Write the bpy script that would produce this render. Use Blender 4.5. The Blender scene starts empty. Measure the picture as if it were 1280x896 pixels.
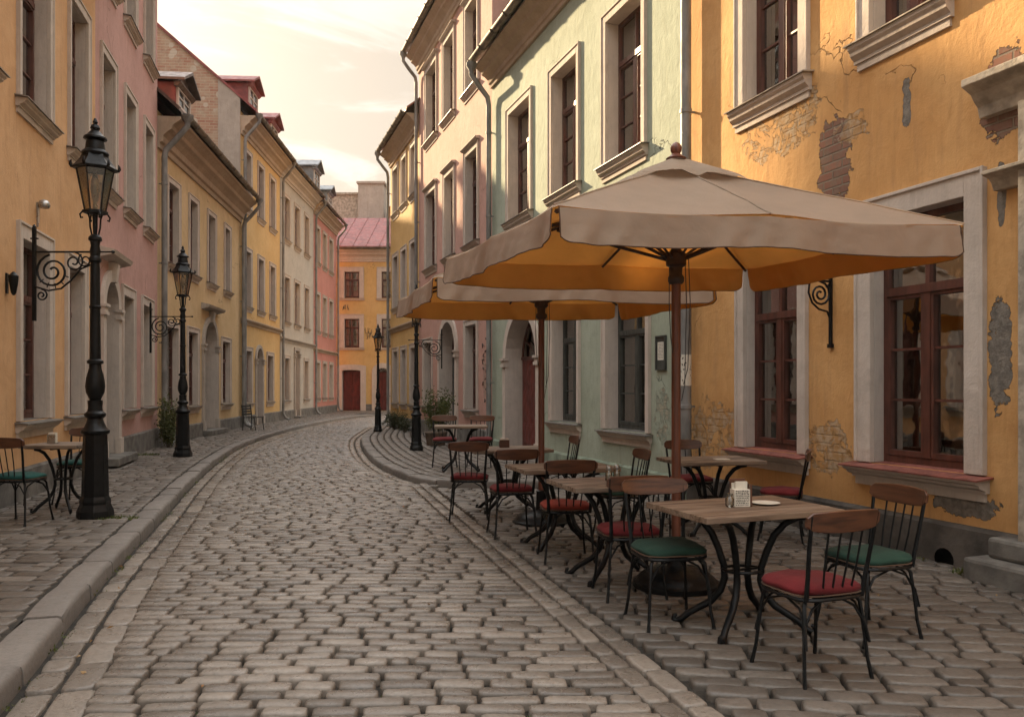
import bpy, math, random, colorsys
import numpy as np
from mathutils import Vector, noise, Matrix
random.seed(7); rng = np.random.default_rng(5)
R = math.radians
scene = bpy.context.scene
col = scene.collection
F, CX, HY, EYE = 1000.0, 640.0, 484.0, 1.5
def gp(px, Y): return (px-CX)/F*Y
def gz(py, Y): return EYE-(py-HY)/F*Y

# ------------------------------------------------------------------ mesh builder
class MB:
    def __init__(s): s.v=[]; s.f=[]; s.m=[]
    def add(s, vs, fs, m=0):
        b=len(s.v); s.v += [tuple(v) for v in vs]
        s.f += [tuple(i+b for i in f) for f in fs]; s.m += [m]*len(fs); return s
    def box(s, x0,x1,y0,y1,z0,z1, m=0):
        x0,x1=min(x0,x1),max(x0,x1); y0,y1=min(y0,y1),max(y0,y1); z0,z1=min(z0,z1),max(z0,z1)
        return s.add([(x0,y0,z0),(x1,y0,z0),(x1,y1,z0),(x0,y1,z0),(x0,y0,z1),(x1,y0,z1),(x1,y1,z1),(x0,y1,z1)],
            [(0,3,2,1),(4,5,6,7),(0,1,5,4),(1,2,6,5),(2,3,7,6),(3,0,4,7)], m)
    def quad(s, a,b,c,d, m=0): return s.add([a,b,c,d],[(0,1,2,3)],m)
    def prism_x(s, prof, x0, x1, m=0, caps=True):      # profile of (y,z) points swept along x
        n=len(prof); vs=[(x0,y,z) for y,z in prof]+[(x1,y,z) for y,z in prof]
        fs=[(i,(i+1)%n,n+(i+1)%n,n+i) for i in range(n)]
        if caps: fs += [tuple(range(n))[::-1], tuple(range(n,2*n))]
        return s.add(vs,fs,m)
    def prism_y(s, prof, y0, y1, m=0):
        n=len(prof); vs=[(x,y0,z) for x,z in prof]+[(x,y1,z) for x,z in prof]
        fs=[(i,n+i,n+(i+1)%n,(i+1)%n) for i in range(n)]+[tuple(range(n)),tuple(range(n,2*n))[::-1]]
        return s.add(vs,fs,m)
    def tube(s, path, r, n=6, m=0, closed=False, flat=None):
        P=[Vector(p) for p in path]; k=len(P)
        rs=r if isinstance(r,(list,tuple)) else [r]*k
        b=[]; up=None
        for i,p in enumerate(P):
            if closed: t=(P[(i+1)%k]-P[i-1])
            else: t=P[min(i+1,k-1)]-P[max(i-1,0)]
            if t.length<1e-9: t=Vector((0,0,1))
            t.normalize()
            if up is None:
                up=Vector((0,0,1)) if abs(t.z)<.9 else Vector((0,1,0))
            a=t.cross(up)
            if a.length<1e-4: a=t.cross(Vector((1,0,0)))
            a.normalize(); c=a.cross(t).normalized(); up=c
            for j in range(n):
                an=2*math.pi*j/n
                b.append(p+(a*math.cos(an)*(flat or 1)+c*math.sin(an))*rs[i])
        fs=[]
        for i in range(k if closed else k-1):
            i2=(i+1)%k
            for j in range(n): fs.append((i*n+j,i*n+(j+1)%n,i2*n+(j+1)%n,i2*n+j))
        if not closed: fs += [tuple(range(n))[::-1], tuple(range((k-1)*n,k*n))]
        return s.add(b,fs,m)
    def lathe(s, prof, c=(0,0,0), n=20, m=0, rot=0.0):
        vs=[]
        for r,z in prof:
            for j in range(n):
                a=2*math.pi*j/n+rot; vs.append((c[0]+r*math.cos(a),c[1]+r*math.sin(a),c[2]+z))
        k=len(prof); fs=[]
        for i in range(k-1):
            for j in range(n): fs.append((i*n+j,i*n+(j+1)%n,(i+1)*n+(j+1)%n,(i+1)*n+j))
        fs += [tuple(range(n))[::-1], tuple(range((k-1)*n,k*n))]
        return s.add(vs,fs,m)
    def mesh(s, name, mats, smooth=0):
        me=bpy.data.meshes.new(name); me.from_pydata(s.v,[],s.f)
        for m in (mats if isinstance(mats,(list,tuple)) else [mats]): me.materials.append(m)
        me.polygons.foreach_set('material_index', s.m)
        if smooth:
            me.polygons.foreach_set('use_smooth',[True]*len(s.f))
            me.update(); me.set_sharp_from_angle(angle=R(smooth))
        me.update(); return me
    def build(s, name, mats, parent=None, smooth=0, bevel=0):
        return link(name, s.mesh(name,mats,smooth), parent, bevel)
def link(name, me, parent=None, bevel=0):
    o=bpy.data.objects.new(name, me); col.objects.link(o)
    if parent: o.parent=parent
    if bevel:
        b=o.modifiers.new('bevel','BEVEL'); b.width=bevel; b.segments=2; b.limit_method='ANGLE'; b.angle_limit=R(40)
    return o
def tag(o, label=None, cat=None, group=None, kind=None):
    for k,v in (('label',label),('category',cat),('group',group),('kind',kind)):
        if v: o[k]=v
    return o
def thing(name, label, cat, loc=(0,0,0), rz=0, group=None):
    o=bpy.data.objects.new(name,None); o.empty_display_size=.2; col.objects.link(o)
    o.location=loc; o.rotation_euler=(0,0,rz); return tag(o,label,cat,group)
KIDS={}
def copy_tree(o, parent=None):
    c=o.copy(); col.objects.link(c)
    if parent: c.parent=parent
    for ch in [x for x in col.objects if x.parent==o]: copy_tree(ch,c)
    return c

# ------------------------------------------------------------------ materials
def newmat(name):
    m=bpy.data.materials.new(name); m.use_nodes=True; nt=m.node_tree
    b=nt.nodes['Principled BSDF']; return m,nt,b
def N(nt,t,**k):
    n=nt.nodes.new(t)
    for a,v in k.items():
        if a.startswith('i_'): n.inputs[int(a[2:])].default_value=v
        else: setattr(n,a,v)
    return n
def L(nt,a,b): nt.links.new(a,b)
def mth(nt,op,a,b=None,c=None,clamp=False):
    n=nt.nodes.new('ShaderNodeMath'); n.operation=op; n.use_clamp=clamp
    for i,x in enumerate((a,b,c)):
        if x is None: continue
        if hasattr(x,'links'): L(nt,x,n.inputs[i])
        else: n.inputs[i].default_value=x
    return n.outputs[0]
def mixc(nt,f,a,b,bt='MIX'):
    n=nt.nodes.new('ShaderNodeMix'); n.data_type='RGBA'; n.blend_type=bt
    for s,x in ((n.inputs[0],f),(n.inputs[6],a),(n.inputs[7],b)):
        if hasattr(x,'links'): L(nt,x,s)
        elif isinstance(x,(tuple,list)): s.default_value=(*x[:3],1)
        else: s.default_value=x
    return n.outputs[2]
def noi(nt,vec,scale,detail=4,rough=.55,dist=0):
    n=N(nt,'ShaderNodeTexNoise'); L(nt,vec,n.inputs['Vector'])
    n.inputs['Scale'].default_value=scale; n.inputs['Detail'].default_value=detail
    n.inputs['Roughness'].default_value=rough; n.inputs['Distortion'].default_value=dist
    return n.outputs[0]
def mapr(nt,v,a,b,c=0,d=1,smooth=True):
    n=N(nt,'ShaderNodeMapRange'); n.interpolation_type='SMOOTHSTEP' if smooth else 'LINEAR'
    L(nt,v,n.inputs[0])
    for i,x in zip((1,2,3,4),(a,b,c,d)): n.inputs[i].default_value=x
    return n.outputs[0]
def scl(nt,vec,s):
    n=N(nt,'ShaderNodeVectorMath',operation='MULTIPLY'); L(nt,vec,n.inputs[0]); n.inputs[1].default_value=s; return n.outputs[0]
def bump(nt,b,h,strength,dist,prev=None):
    n=N(nt,'ShaderNodeBump'); n.inputs['Strength'].default_value=strength; n.inputs['Distance'].default_value=dist
    L(nt,h,n.inputs['Height'])
    if prev is not None: L(nt,prev,n.inputs['Normal'])
    L(nt,n.outputs[0],b.inputs['Normal']); return n.outputs[0]
def objco(nt):
    return N(nt,'ShaderNodeTexCoord').outputs['Object']
def simple(name, c, rough=.6, metal=0, nscale=8, namp=.25, bscale=60, bstr=.15, bdist=.004, spec=.5, stretch=None):
    m,nt,b=newmat(name); co=objco(nt)
    if stretch: co=scl(nt,co,stretch)
    n=noi(nt,co,nscale,5)
    cc=mixc(nt,mapr(nt,n,.3,.7),tuple(x*(1-namp) for x in c),tuple(min(1,x*(1+namp)) for x in c))
    L(nt,cc,b.inputs['Base Color']); b.inputs['Roughness'].default_value=rough
    rr=mapr(nt,noi(nt,co,nscale*2.3,3),.3,.7,max(.05,rough-.12),min(1,rough+.12)); L(nt,rr,b.inputs['Roughness'])
    b.inputs['Metallic'].default_value=metal; b.inputs['Specular IOR Level'].default_value=spec
    if bstr: bump(nt,b,noi(nt,co,bscale,3),bstr,bdist)
    return m

def brick_nodes(nt,vec,c1=(.30,.14,.09),c2=(.17,.085,.062),mortar=(.24,.19,.14),scale=1.0):
    n=N(nt,'ShaderNodeTexBrick'); L(nt,vec,n.inputs['Vector'])
    n.inputs['Color1'].default_value=(*c1,1); n.inputs['Color2'].default_value=(*c2,1); n.inputs['Mortar'].default_value=(*mortar,1)
    n.inputs['Scale'].default_value=1; n.inputs['Mortar Size'].default_value=.011*scale; n.inputs['Mortar Smooth'].default_value=.5
    n.inputs['Brick Width'].default_value=.26*scale; n.inputs['Row Height'].default_value=.085*scale; n.offset=.5
    return n
def xz(nt,co,axis='X'):
    s=N(nt,'ShaderNodeSeparateXYZ'); L(nt,co,s.inputs[0]); c=N(nt,'ShaderNodeCombineXYZ')
    L(nt,s.outputs[axis],c.inputs[0]); L(nt,s.outputs['Z'],c.inputs[1]); return c.outputs[0],s

def stucco(name, c, c2=None, patches=(), stain=(.30,.24,.17), wear=.5, streak=.35, crack=True, seed=0):
    """lime plaster: mottled colour wash, rain streaks, hair cracks, places where the plaster fell off the bricks"""
    m,nt,b=newmat(name); co=objco(nt)
    off=N(nt,'ShaderNodeVectorMath',operation='ADD'); L(nt,co,off.inputs[0]); off.inputs[1].default_value=(seed*7.3,0,seed*3.1)
    cs=off.outputs[0]
    c2=c2 or tuple(x*.8 for x in c)
    base=mixc(nt,mapr(nt,noi(nt,cs,.9,6,.6,.4),.32,.68),c,c2)
    base=mixc(nt,mapr(nt,noi(nt,cs,5.5,5,.65),.45,.75,0,.35),base,tuple(x*.72 for x in c2))
    base=mixc(nt,mapr(nt,noi(nt,cs,2.3,5,.6,.6),.55,.75,0,.3),base,tuple(min(.9,x*1.25+.03) for x in c))
    st=noi(nt,scl(nt,cs,(6,6,.55)),1.0,5,.6)
    base=mixc(nt,mapr(nt,st,.52,.8,0,streak),base,stain)
    fs_=noi(nt,scl(nt,cs,(22,22,2.2)),1.0,4,.65); base=mixc(nt,mapr(nt,fs_,.5,.8,0,.38),base,tuple(x*.66 for x in c2)); base=mixc(nt,mapr(nt,fs_,.25,.45,.22,0),base,tuple(min(.9,x*1.25+.03) for x in c))
    st2=noi(nt,scl(nt,cs,(1.1,1.1,.35)),1.0,6,.7)
    base=mixc(nt,mapr(nt,st2,.55,.85,0,wear),base,tuple(a*.6+d*.4 for a,d in zip(stain,c2)))
    h=noi(nt,cs,26,5,.7); h2=noi(nt,scl(nt,cs,(1,1,.6)),5,4,.6,.8)
    height=mth(nt,'ADD',mth(nt,'MULTIPLY',h,.35),mth(nt,'MULTIPLY',h2,.9))
    if crack:
        wv=N(nt,'ShaderNodeTexNoise'); L(nt,cs,wv.inputs['Vector']); wv.inputs['Scale'].default_value=2.2; wv.inputs['Detail'].default_value=5
        wr=N(nt,'ShaderNodeVectorMath',operation='MULTIPLY_ADD'); L(nt,wv.outputs['Color'],wr.inputs[0]); wr.inputs[1].default_value=(.7,.7,.7); L(nt,cs,wr.inputs[2])
        vo=N(nt,'ShaderNodeTexVoronoi',feature='DISTANCE_TO_EDGE'); L(nt,wr.outputs[0],vo.inputs['Vector']); vo.inputs['Scale'].default_value=.55
        ck=mth(nt,'MULTIPLY',mapr(nt,vo.outputs['Distance'],.0,.0045,1,0),mapr(nt,noi(nt,cs,.7,3),.56,.62))
        base=mixc(nt,mth(nt,'MULTIPLY',ck,.8),base,tuple(x*.25 for x in c2))
        height=mth(nt,'SUBTRACT',height,mth(nt,'MULTIPLY',ck,1.2))
    rough=.9
    if patches:
        uv,sep=xz(nt,co)
        nn=N(nt,'ShaderNodeTexNoise'); L(nt,co,nn.inputs['Vector']); nn.inputs['Scale'].default_value=4.6; nn.inputs['Detail'].default_value=7; nn.inputs['Roughness'].default_value=.62
        n9=mth(nt,'SUBTRACT',nn.outputs[0],.5)
        n10=mth(nt,'SUBTRACT',noi(nt,co,11,4,.6),.5)
        br=brick_nodes(nt,uv)
        brc=mixc(nt,mapr(nt,noi(nt,co,7,6,.75),.4,.66,0,.8),br.outputs['Color'],(.21,.155,.11))
        ren=mixc(nt,mapr(nt,noi(nt,co,14,6,.7),.3,.7),(.26,.23,.19),(.13,.115,.10))
        for kind in ('render','brick','thin'):
            ps=[p for p in patches if p[4]==kind]; acc=None
            for (u,z,ru,rz,_) in ps:
                dx=mth(nt,'POWER',mth(nt,'ABSOLUTE',mth(nt,'DIVIDE',mth(nt,'SUBTRACT',sep.outputs[0],u),ru)),2.6)
                dz=mth(nt,'POWER',mth(nt,'ABSOLUTE',mth(nt,'DIVIDE',mth(nt,'SUBTRACT',sep.outputs[2],z),rz)),2.6)
                d=mth(nt,'ADD',mth(nt,'ADD',dx,dz),mth(nt,'ADD',mth(nt,'MULTIPLY',n9,4.4),mth(nt,'MULTIPLY',n10,2.2)))
                acc=d if acc is None else mth(nt,'MINIMUM',acc,d)
            if acc is None: continue
            mask=mapr(nt,acc,.93,1.0,1,0); edge=mth(nt,'MULTIPLY',mapr(nt,acc,.86,.97,0,1),mapr(nt,acc,.98,1.06,1,0))
            if kind=='brick':
                base=mixc(nt,mask,base,brc); hh=mth(nt,'MULTIPLY',br.outputs['Fac'],-1.6)
            elif kind=='render':
                base=mixc(nt,mask,base,ren); hh=mth(nt,'MULTIPLY',noi(nt,co,16,5,.8),1.5)
            else:
                mask=mth(nt,'MULTIPLY',mask,mapr(nt,noi(nt,co,4.5,6,.72,1.2),.47,.50)); edge=mth(nt,'MULTIPLY',edge,.35)
                base=mixc(nt,mth(nt,'MULTIPLY',mask,.7),base,mixc(nt,mapr(nt,noi(nt,co,9,6,.7),.4,.6),tuple(x*.6 for x in c),(.44,.36,.26))); hh=mth(nt,'ADD',mth(nt,'MULTIPLY',br.outputs['Fac'],-1.4),mth(nt,'MULTIPLY',noi(nt,co,12,5,.8),1.0))
            base=mixc(nt,mth(nt,'MULTIPLY',edge,.75),base,(.05,.035,.025))
            height=mth(nt,'ADD',mth(nt,'MULTIPLY',height,mth(nt,'SUBTRACT',1,mask)),mth(nt,'MULTIPLY',mask,mth(nt,'SUBTRACT',hh,3.0)))
    L(nt,base,b.inputs['Base Color']); b.inputs['Roughness'].default_value=rough; b.inputs['Specular IOR Level'].default_value=.25
    bump(nt,b,height,.85,.016)
    return m

M={}
M['trim']=stucco('lime trim plaster',(.56,.48,.41),(.48,.41,.35),wear=.5,streak=.3,stain=(.22,.18,.14),crack=False,seed=2)
M['trimgrey']=stucco('grey trim plaster',(.42,.37,.32),(.34,.30,.255),wear=.5,streak=.4,stain=(.17,.14,.11),crack=False,seed=3)
M['jamb']=stucco('reveal plaster',(.54,.47,.41),(.47,.41,.36),wear=.35,streak=.35,stain=(.25,.21,.17),crack=False,seed=4)
M['cornice']=stucco('cornice plaster',(.46,.36,.27),(.38,.295,.215),wear=.5,streak=.3,stain=(.2,.15,.11),crack=False,seed=5)
M['stone']=simple('grey plinth stone',(.13,.12,.105),.85,nscale=5,namp=.35,bscale=22,bstr=.5,bdist=.01)
M['darkplinth']=simple('dark rendered plinth',(.075,.065,.055),.8,nscale=4,namp=.4,bscale=24,bstr=.5,bdist=.01)
M['capstone']=simple('weathered sandstone',(.34,.29,.23),.9,nscale=6,namp=.35,bscale=30,bstr=.7,bdist=.01)
M['wood']=simple('red brown window paint',(.085,.029,.019),.42,nscale=12,namp=.35,bscale=70,bstr=.2,stretch=(1,1,.25))
M['darkwood']=simple('grey green window paint',(.045,.048,.042),.5,nscale=12,namp=.3,bscale=60,bstr=.2,stretch=(1,1,.25))
M['door']=simple('dark red door paint',(.13,.022,.016),.45,nscale=7,namp=.4,bscale=50,bstr=.25,stretch=(1,1,.3))
M['blackdoor']=simple('black door paint',(.02,.02,.018),.45,nscale=7,namp=.3)
M['browndoor']=simple('brown plank door',(.12,.045,.028),.6,nscale=9,namp=.45,stretch=(6,1,.6))
M['sillmetal']=simple('zinc sill sheet',(.20,.185,.165),.45,.5,nscale=6,namp=.3,bscale=30,bstr=.1)
M['sillred']=simple('red clay sill',(.20,.062,.045),.6,nscale=9,namp=.35,bscale=30,bstr=.4)
M['pipe']=simple('grey zinc downpipe',(.20,.195,.185),.62,.2,nscale=5,namp=.3,bscale=20,bstr=.08,stretch=(1,1,.4))
M['gutter']=simple('aged gutter sheet',(.16,.135,.105),.5,.4,nscale=4,namp=.4,bscale=20,bstr=.1)
M['iron']=simple('black cast iron',(.006,.0065,.007),.40,.0,nscale=14,namp=.35,bscale=45,bstr=.25,bdist=.003,spec=.22)
M['rust']=simple('rusty wrought iron',(.045,.028,.02),.6,.3,nscale=12,namp=.5,bscale=45,bstr=.3)
M['redroof']=simple('red painted sheet roof',(.20,.045,.04),.6,.0,nscale=3,namp=.3,bscale=20,bstr=.1)
M['darkroof']=simple('brown grey sheet roof',(.11,.075,.06),.5,.3,nscale=3,namp=.3,bscale=20,bstr=.1)
M['greyroof']=simple('grey blue sheet roof',(.17,.18,.19),.5,.3,nscale=3,namp=.3,bscale=20,bstr=.1)
M['tile']=simple('old clay roof',(.20,.085,.055),.8,nscale=6,namp=.4,bscale=14,bstr=.6,bdist=.02)
M['soil']=simple('joint soil',(.022,.018,.013),.95,nscale=9,namp=.5,bscale=50,bstr=.8,bdist=.01)
M['paper']=simple('paper',(.62,.57,.48),.8,nscale=20,namp=.08,bstr=0)
M['ink']=simple('print ink',(.05,.045,.04),.7,bstr=0)
M['steel']=simple('galvanised steel',(.35,.34,.32),.35,.8)
M['bark']=simple('stem bark',(.10,.07,.045),.9,nscale=20)
M['terracotta']=simple('dull planter',(.12,.085,.06),.8,nscale=10,namp=.3,bscale=30,bstr=.3)

def wood_top():
    m,nt,b=newmat('oiled plank wood'); co=objco(nt)
    n=noi(nt,scl(nt,co,(2.2,34,34)),1.0,6,.65,.3); n2=noi(nt,scl(nt,co,(1.2,9,9)),1.0,4,.6)
    c=mixc(nt,mapr(nt,n,.40,.62),(.25,.18,.125),(.050,.032,.023))
    c=mixc(nt,mapr(nt,n2,.4,.7,0,.7),c,(.31,.245,.19))
    g=N(nt,'ShaderNodeObjectInfo'); c=mixc(nt,mth(nt,'MULTIPLY',g.outputs['Random'],.4),c,(.16,.09,.05))
    L(nt,c,b.inputs['Base Color']); L(nt,mapr(nt,n,.3,.7,.45,.7),b.inputs['Roughness']); bump(nt,b,n,.9,.004); return m
M['top']=wood_top()
def rail_wood():
    m,nt,b=newmat('bent walnut wood'); co=objco(nt)
    n=noi(nt,scl(nt,co,(3,20,30)),1.0,5,.65,.4)
    c=mixc(nt,mapr(nt,n,.35,.7),(.135,.052,.024),(.048,.019,.011))
    g=N(nt,'ShaderNodeObjectInfo'); c=mixc(nt,mth(nt,'MULTIPLY',g.outputs['Random'],.5),c,(.07,.030,.017))
    L(nt,c,b.inputs['Base Color']); b.inputs['Roughness'].default_value=.33; bump(nt,b,n,.15,.002); return m
M['rail']=rail_wood()
M['pole']=simple('stained umbrella pole',(.13,.042,.022),.4,nscale=6,namp=.35,bscale=40,bstr=.1,stretch=(8,8,.5))
M['polefit']=simple('dark umbrella fitting',(.045,.026,.02),.5,nscale=10)
def fabric(name,c,namp=.12,sheen=.04,weave=420,trans=0.0,wrinkle=.5):
    m,nt,b=newmat(name); co=objco(nt)
    c0=mixc(nt,mapr(nt,noi(nt,co,3,5,.6),.3,.7),tuple(x*(1-namp) for x in c),tuple(x*(1+namp) for x in c))
    c0=mixc(nt,mapr(nt,noi(nt,scl(nt,co,(1,1,3)),9,5,.7),.5,.8,0,.16),c0,tuple(x*.75 for x in c))
    L(nt,c0,b.inputs['Base Color']); b.inputs['Roughness'].default_value=.85; b.inputs['Sheen Weight'].default_value=sheen
    b.inputs['Specular IOR Level'].default_value=.2
    h=mth(nt,'ADD',mth(nt,'MULTIPLY',noi(nt,co,weave,2),.15),mth(nt,'MULTIPLY',noi(nt,co,7,4,.5,1.0),wrinkle))
    nrm=bump(nt,b,h,.5,.02)
    if trans:
        t=N(nt,'ShaderNodeBsdfTranslucent'); L(nt,c0,t.inputs['Color']); L(nt,nrm,t.inputs['Normal'])
        mx=N(nt,'ShaderNodeMixShader'); mx.inputs[0].default_value=trans
        L(nt,b.outputs[0],mx.inputs[1]); L(nt,t.outputs[0],mx.inputs[2]); L(nt,mx.outputs[0],nt.nodes['Material Output'].inputs['Surface'])
    return m
M['canvas']=fabric('beige canopy canvas',(.50,.405,.315),namp=.05,wrinkle=.5,trans=.5)
M['sunglow']=fabric('amber canopy lining',(.84,.45,.12),namp=.05,wrinkle=.4,trans=.65)  # amber stands in for sunlight shining through the beige canvas
M['red']=fabric('wine red cushion cloth',(.12,.012,.014),.25,wrinkle=.7)
M['orange']=fabric('faded brick red cushion cloth',(.20,.030,.017),.25,wrinkle=.7)
M['green']=fabric('dark green cushion cloth',(.017,.045,.031),.25,wrinkle=.7)
M['teal']=fabric('teal cushion cloth',(.012,.065,.056),.25,wrinkle=.7)
M['piping']=fabric('cushion piping',(.10,.06,.04))
M['curtain']=fabric('linen curtain',(.78,.71,.62),wrinkle=.3)
M['curtaindim']=fabric('grey lace curtain',(.4,.36,.3),wrinkle=.3)
def glass(name,tint=(.55,.55,.53),gl=.27,rough=.02):
    m=bpy.data.materials.new(name); m.use_nodes=True; nt=m.node_tree; nt.nodes.clear()
    out=N(nt,'ShaderNodeOutputMaterial'); t=N(nt,'ShaderNodeBsdfTransparent'); t.inputs[0].default_value=(*tint,1)
    g=N(nt,'ShaderNodeBsdfGlossy'); g.inputs['Roughness'].default_value=rough; g.inputs['Color'].default_value=(.95,.93,.9,1)
    co=objco(nt); bp=N(nt,'ShaderNodeBump'); bp.inputs['Strength'].default_value=.12; bp.inputs['Distance'].default_value=.01
    L(nt,noi(nt,co,3.2,2),bp.inputs['Height']); L(nt,bp.outputs[0],g.inputs['Normal'])
    fr=N(nt,'ShaderNodeFresnel'); fr.inputs[0].default_value=1.5
    f=mth(nt,'MULTIPLY_ADD',fr.outputs[0],.9,gl,clamp=True)
    mx=N(nt,'ShaderNodeMixShader'); L(nt,f,mx.inputs[0]); L(nt,t.outputs[0],mx.inputs[1]); L(nt,g.outputs[0],mx.inputs[2]); L(nt,mx.outputs[0],out.inputs[0])
    return m
M['glass']=glass('old window glass',(.85,.83,.79))
M['lampglass']=glass('dusty lantern glass',(.80,.70,.52),.12,.25)
M['jarglass']=glass('jar glass',(.7,.7,.66),.12,.05)
M['hole_shade']=simple('black hole',(.003,.003,.003),1.0,bstr=0,spec=0)
M['dark']=simple('dim room',(.035,.025,.018),.9,bstr=0)

def stone_mat(name,c1,c2,c3,rough=.62):
    m,nt,b=newmat(name); co=objco(nt)
    a=N(nt,'ShaderNodeAttribute'); a.attribute_name='rnd'
    c=mixc(nt,a.outputs['Fac'],c1,c2)
    c=mixc(nt,mapr(nt,noi(nt,co,.55,5,.6),.35,.7,0,.6),c,c3)
    c=mixc(nt,mapr(nt,noi(nt,co,38,5,.75),.4,.75,0,.55),c,tuple(x*.55 for x in c1))
    c=mixc(nt,mapr(nt,noi(nt,co,120,2,.5),.62,.78,0,.4),c,tuple(min(1,x*1.7) for x in c1))
    c=mixc(nt,mapr(nt,noi(nt,co,2.4,5,.6),.58,.75,0,.4),c,tuple(x*.45 for x in c2))
    L(nt,c,b.inputs['Base Color'])
    L(nt,mth(nt,'ADD',mapr(nt,noi(nt,co,9,4,.6),.3,.7,rough-.12,rough+.14),mth(nt,'MULTIPLY',a.outputs['Fac'],.1)),b.inputs['Roughness'])
    b.inputs['Specular IOR Level'].default_value=.6
    h=mth(nt,'ADD',mth(nt,'MULTIPLY',noi(nt,co,45,5,.7),1.0),mth(nt,'MULTIPLY',noi(nt,co,160,2,.5),.3))
    bump(nt,b,h,.7,.006); return m
M['cobble']=stone_mat('worn granite setts',(.115,.097,.080),(.28,.238,.196),(.185,.157,.13),.27)
M['paver']=stone_mat('pavement stones',(.08,.067,.055),(.19,.160,.131),(.125,.106,.088),.40)
M['kerbstone']=stone_mat('kerb granite',(.145,.128,.112),(.22,.195,.17),(.15,.132,.115),.6)

# ------------------------------------------------------------------ setting: ground, stones
def crom(pts,step=.25):
    P=[Vector(p) for p in pts]; out=[]
    for i in range(len(P)-1):
        p0=P[max(i-1,0)];p1=P[i];p2=P[i+1];p3=P[min(i+2,len(P)-1)]
        n=max(1,int((p2-p1).length/step))
        for k in range(n):
            t=k/n
            out.append(.5*((2*p1)+(p2-p0)*t+(2*p0-5*p1+4*p2-p3)*t*t+(3*p1-p0-3*p2+p3)*t**3))
    out.append(P[-1]); return out
LK=crom([(-.5,-3),(-1.55,1.0),(-2.38,3.77),(-3.12,6.1),(-3.95,9.0),(-4.85,12.1),(-5.87,16),(-6.75,20),(-7.35,24.6),(-7.72,29.4),(-7.85,35.4),(-7.6,39.6),(-7.0,41.4),(-5.6,42.4),(-3,42.7),(1,42.8)])
RK=crom([(1.80,11.95),(.9,11.97),(.2,11.93),(-.5,11.92),(-1.0,12.0),(-1.35,12.25),(-1.63,12.75),(-1.95,13.5),(-2.4,14.7),(-3.0,16.8),(-3.75,20),(-4.3,23),(-4.75,27),(-5.0,29.8),(-4.9,31.2),(-4.2,32.1),(-2.6,32.4),(1,32.5)])
def offs(poly,d):
    out=[]
    for i,p in enumerate(poly):
        t=(poly[min(i+1,len(poly)-1)]-poly[max(i-1,0)]).normalized(); out.append(p+Vector((-t.y,t.x))*d)   # left of travel for d>0
    return out
def xat(poly,y):
    for a,b in zip(poly,poly[1:]):
        if a.y<=y<=b.y and b.y>a.y: return a.x+(b.x-a.x)*(y-a.y)/(b.y-a.y)
    return None
def stones_mesh(S, n=10, rings=True):
    """S rows: x,y,z,a,b,theta,h,rnd,tiltx,tilty  -> rounded setts as one mesh"""
    S=np.array(S,dtype=np.float64); k=len(S)
    ang=(np.arange(n)+.5)*2*np.pi/n
    p=.34
    ux=np.sign(np.cos(ang))*np.abs(np.cos(ang))**p; uy=np.sign(np.sin(ang))*np.abs(np.sin(ang))**p
    prof=[(1.0,-.06,0),(.985,.58,1),(.93,.90,1),(.78,1.0,1)] if rings else [(1.0,-.06,0),(.97,.5,1),(.72,1.0,1)]
    j=1+rng.uniform(-.05,.045,(k,n))
    V=[]
    a,b,th=S[:,3:4],S[:,4:5],S[:,5:6]
    for s,hh,isb in prof:
        inx=np.minimum(a*(1-s),b*(1-s)*1.3)
        lx=(a-inx)*ux*j; ly=(b-np.minimum(b*(1-s),a*(1-s)*1.3))*uy*j
        z=(S[:,6:7]*hh if isb else np.full((k,1),-.02))+ (S[:,8:9]*lx+S[:,9:10]*ly if isb else 0)
        if isb and hh>.9: z=z+rng.uniform(-.003,.003,(k,n))
        x=S[:,0:1]+lx*np.cos(th)-ly*np.sin(th); y=S[:,1:2]+lx*np.sin(th)+ly*np.cos(th)
        V.append(np.stack([x,y,S[:,2:3]+z+0*lx],-1))
    nr=len(prof)
    cen=np.stack([S[:,0:1],S[:,1:2],S[:,2:3]+S[:,6:7]*1.06],-1)
    V=np.concatenate(V+[cen],1)             # k, nr*n+1, 3
    nv=nr*n+1
    q=[];t=[]
    for r in range(nr-1):
        for i in range(n): q.append((r*n+i,r*n+(i+1)%n,(r+1)*n+(i+1)%n,(r+1)*n+i))
    for i in range(n): t.append(((nr-1)*n+i,(nr-1)*n+(i+1)%n,nr*n))
    return V,np.array(q),np.array(t),nv,S[:,7]
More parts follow.
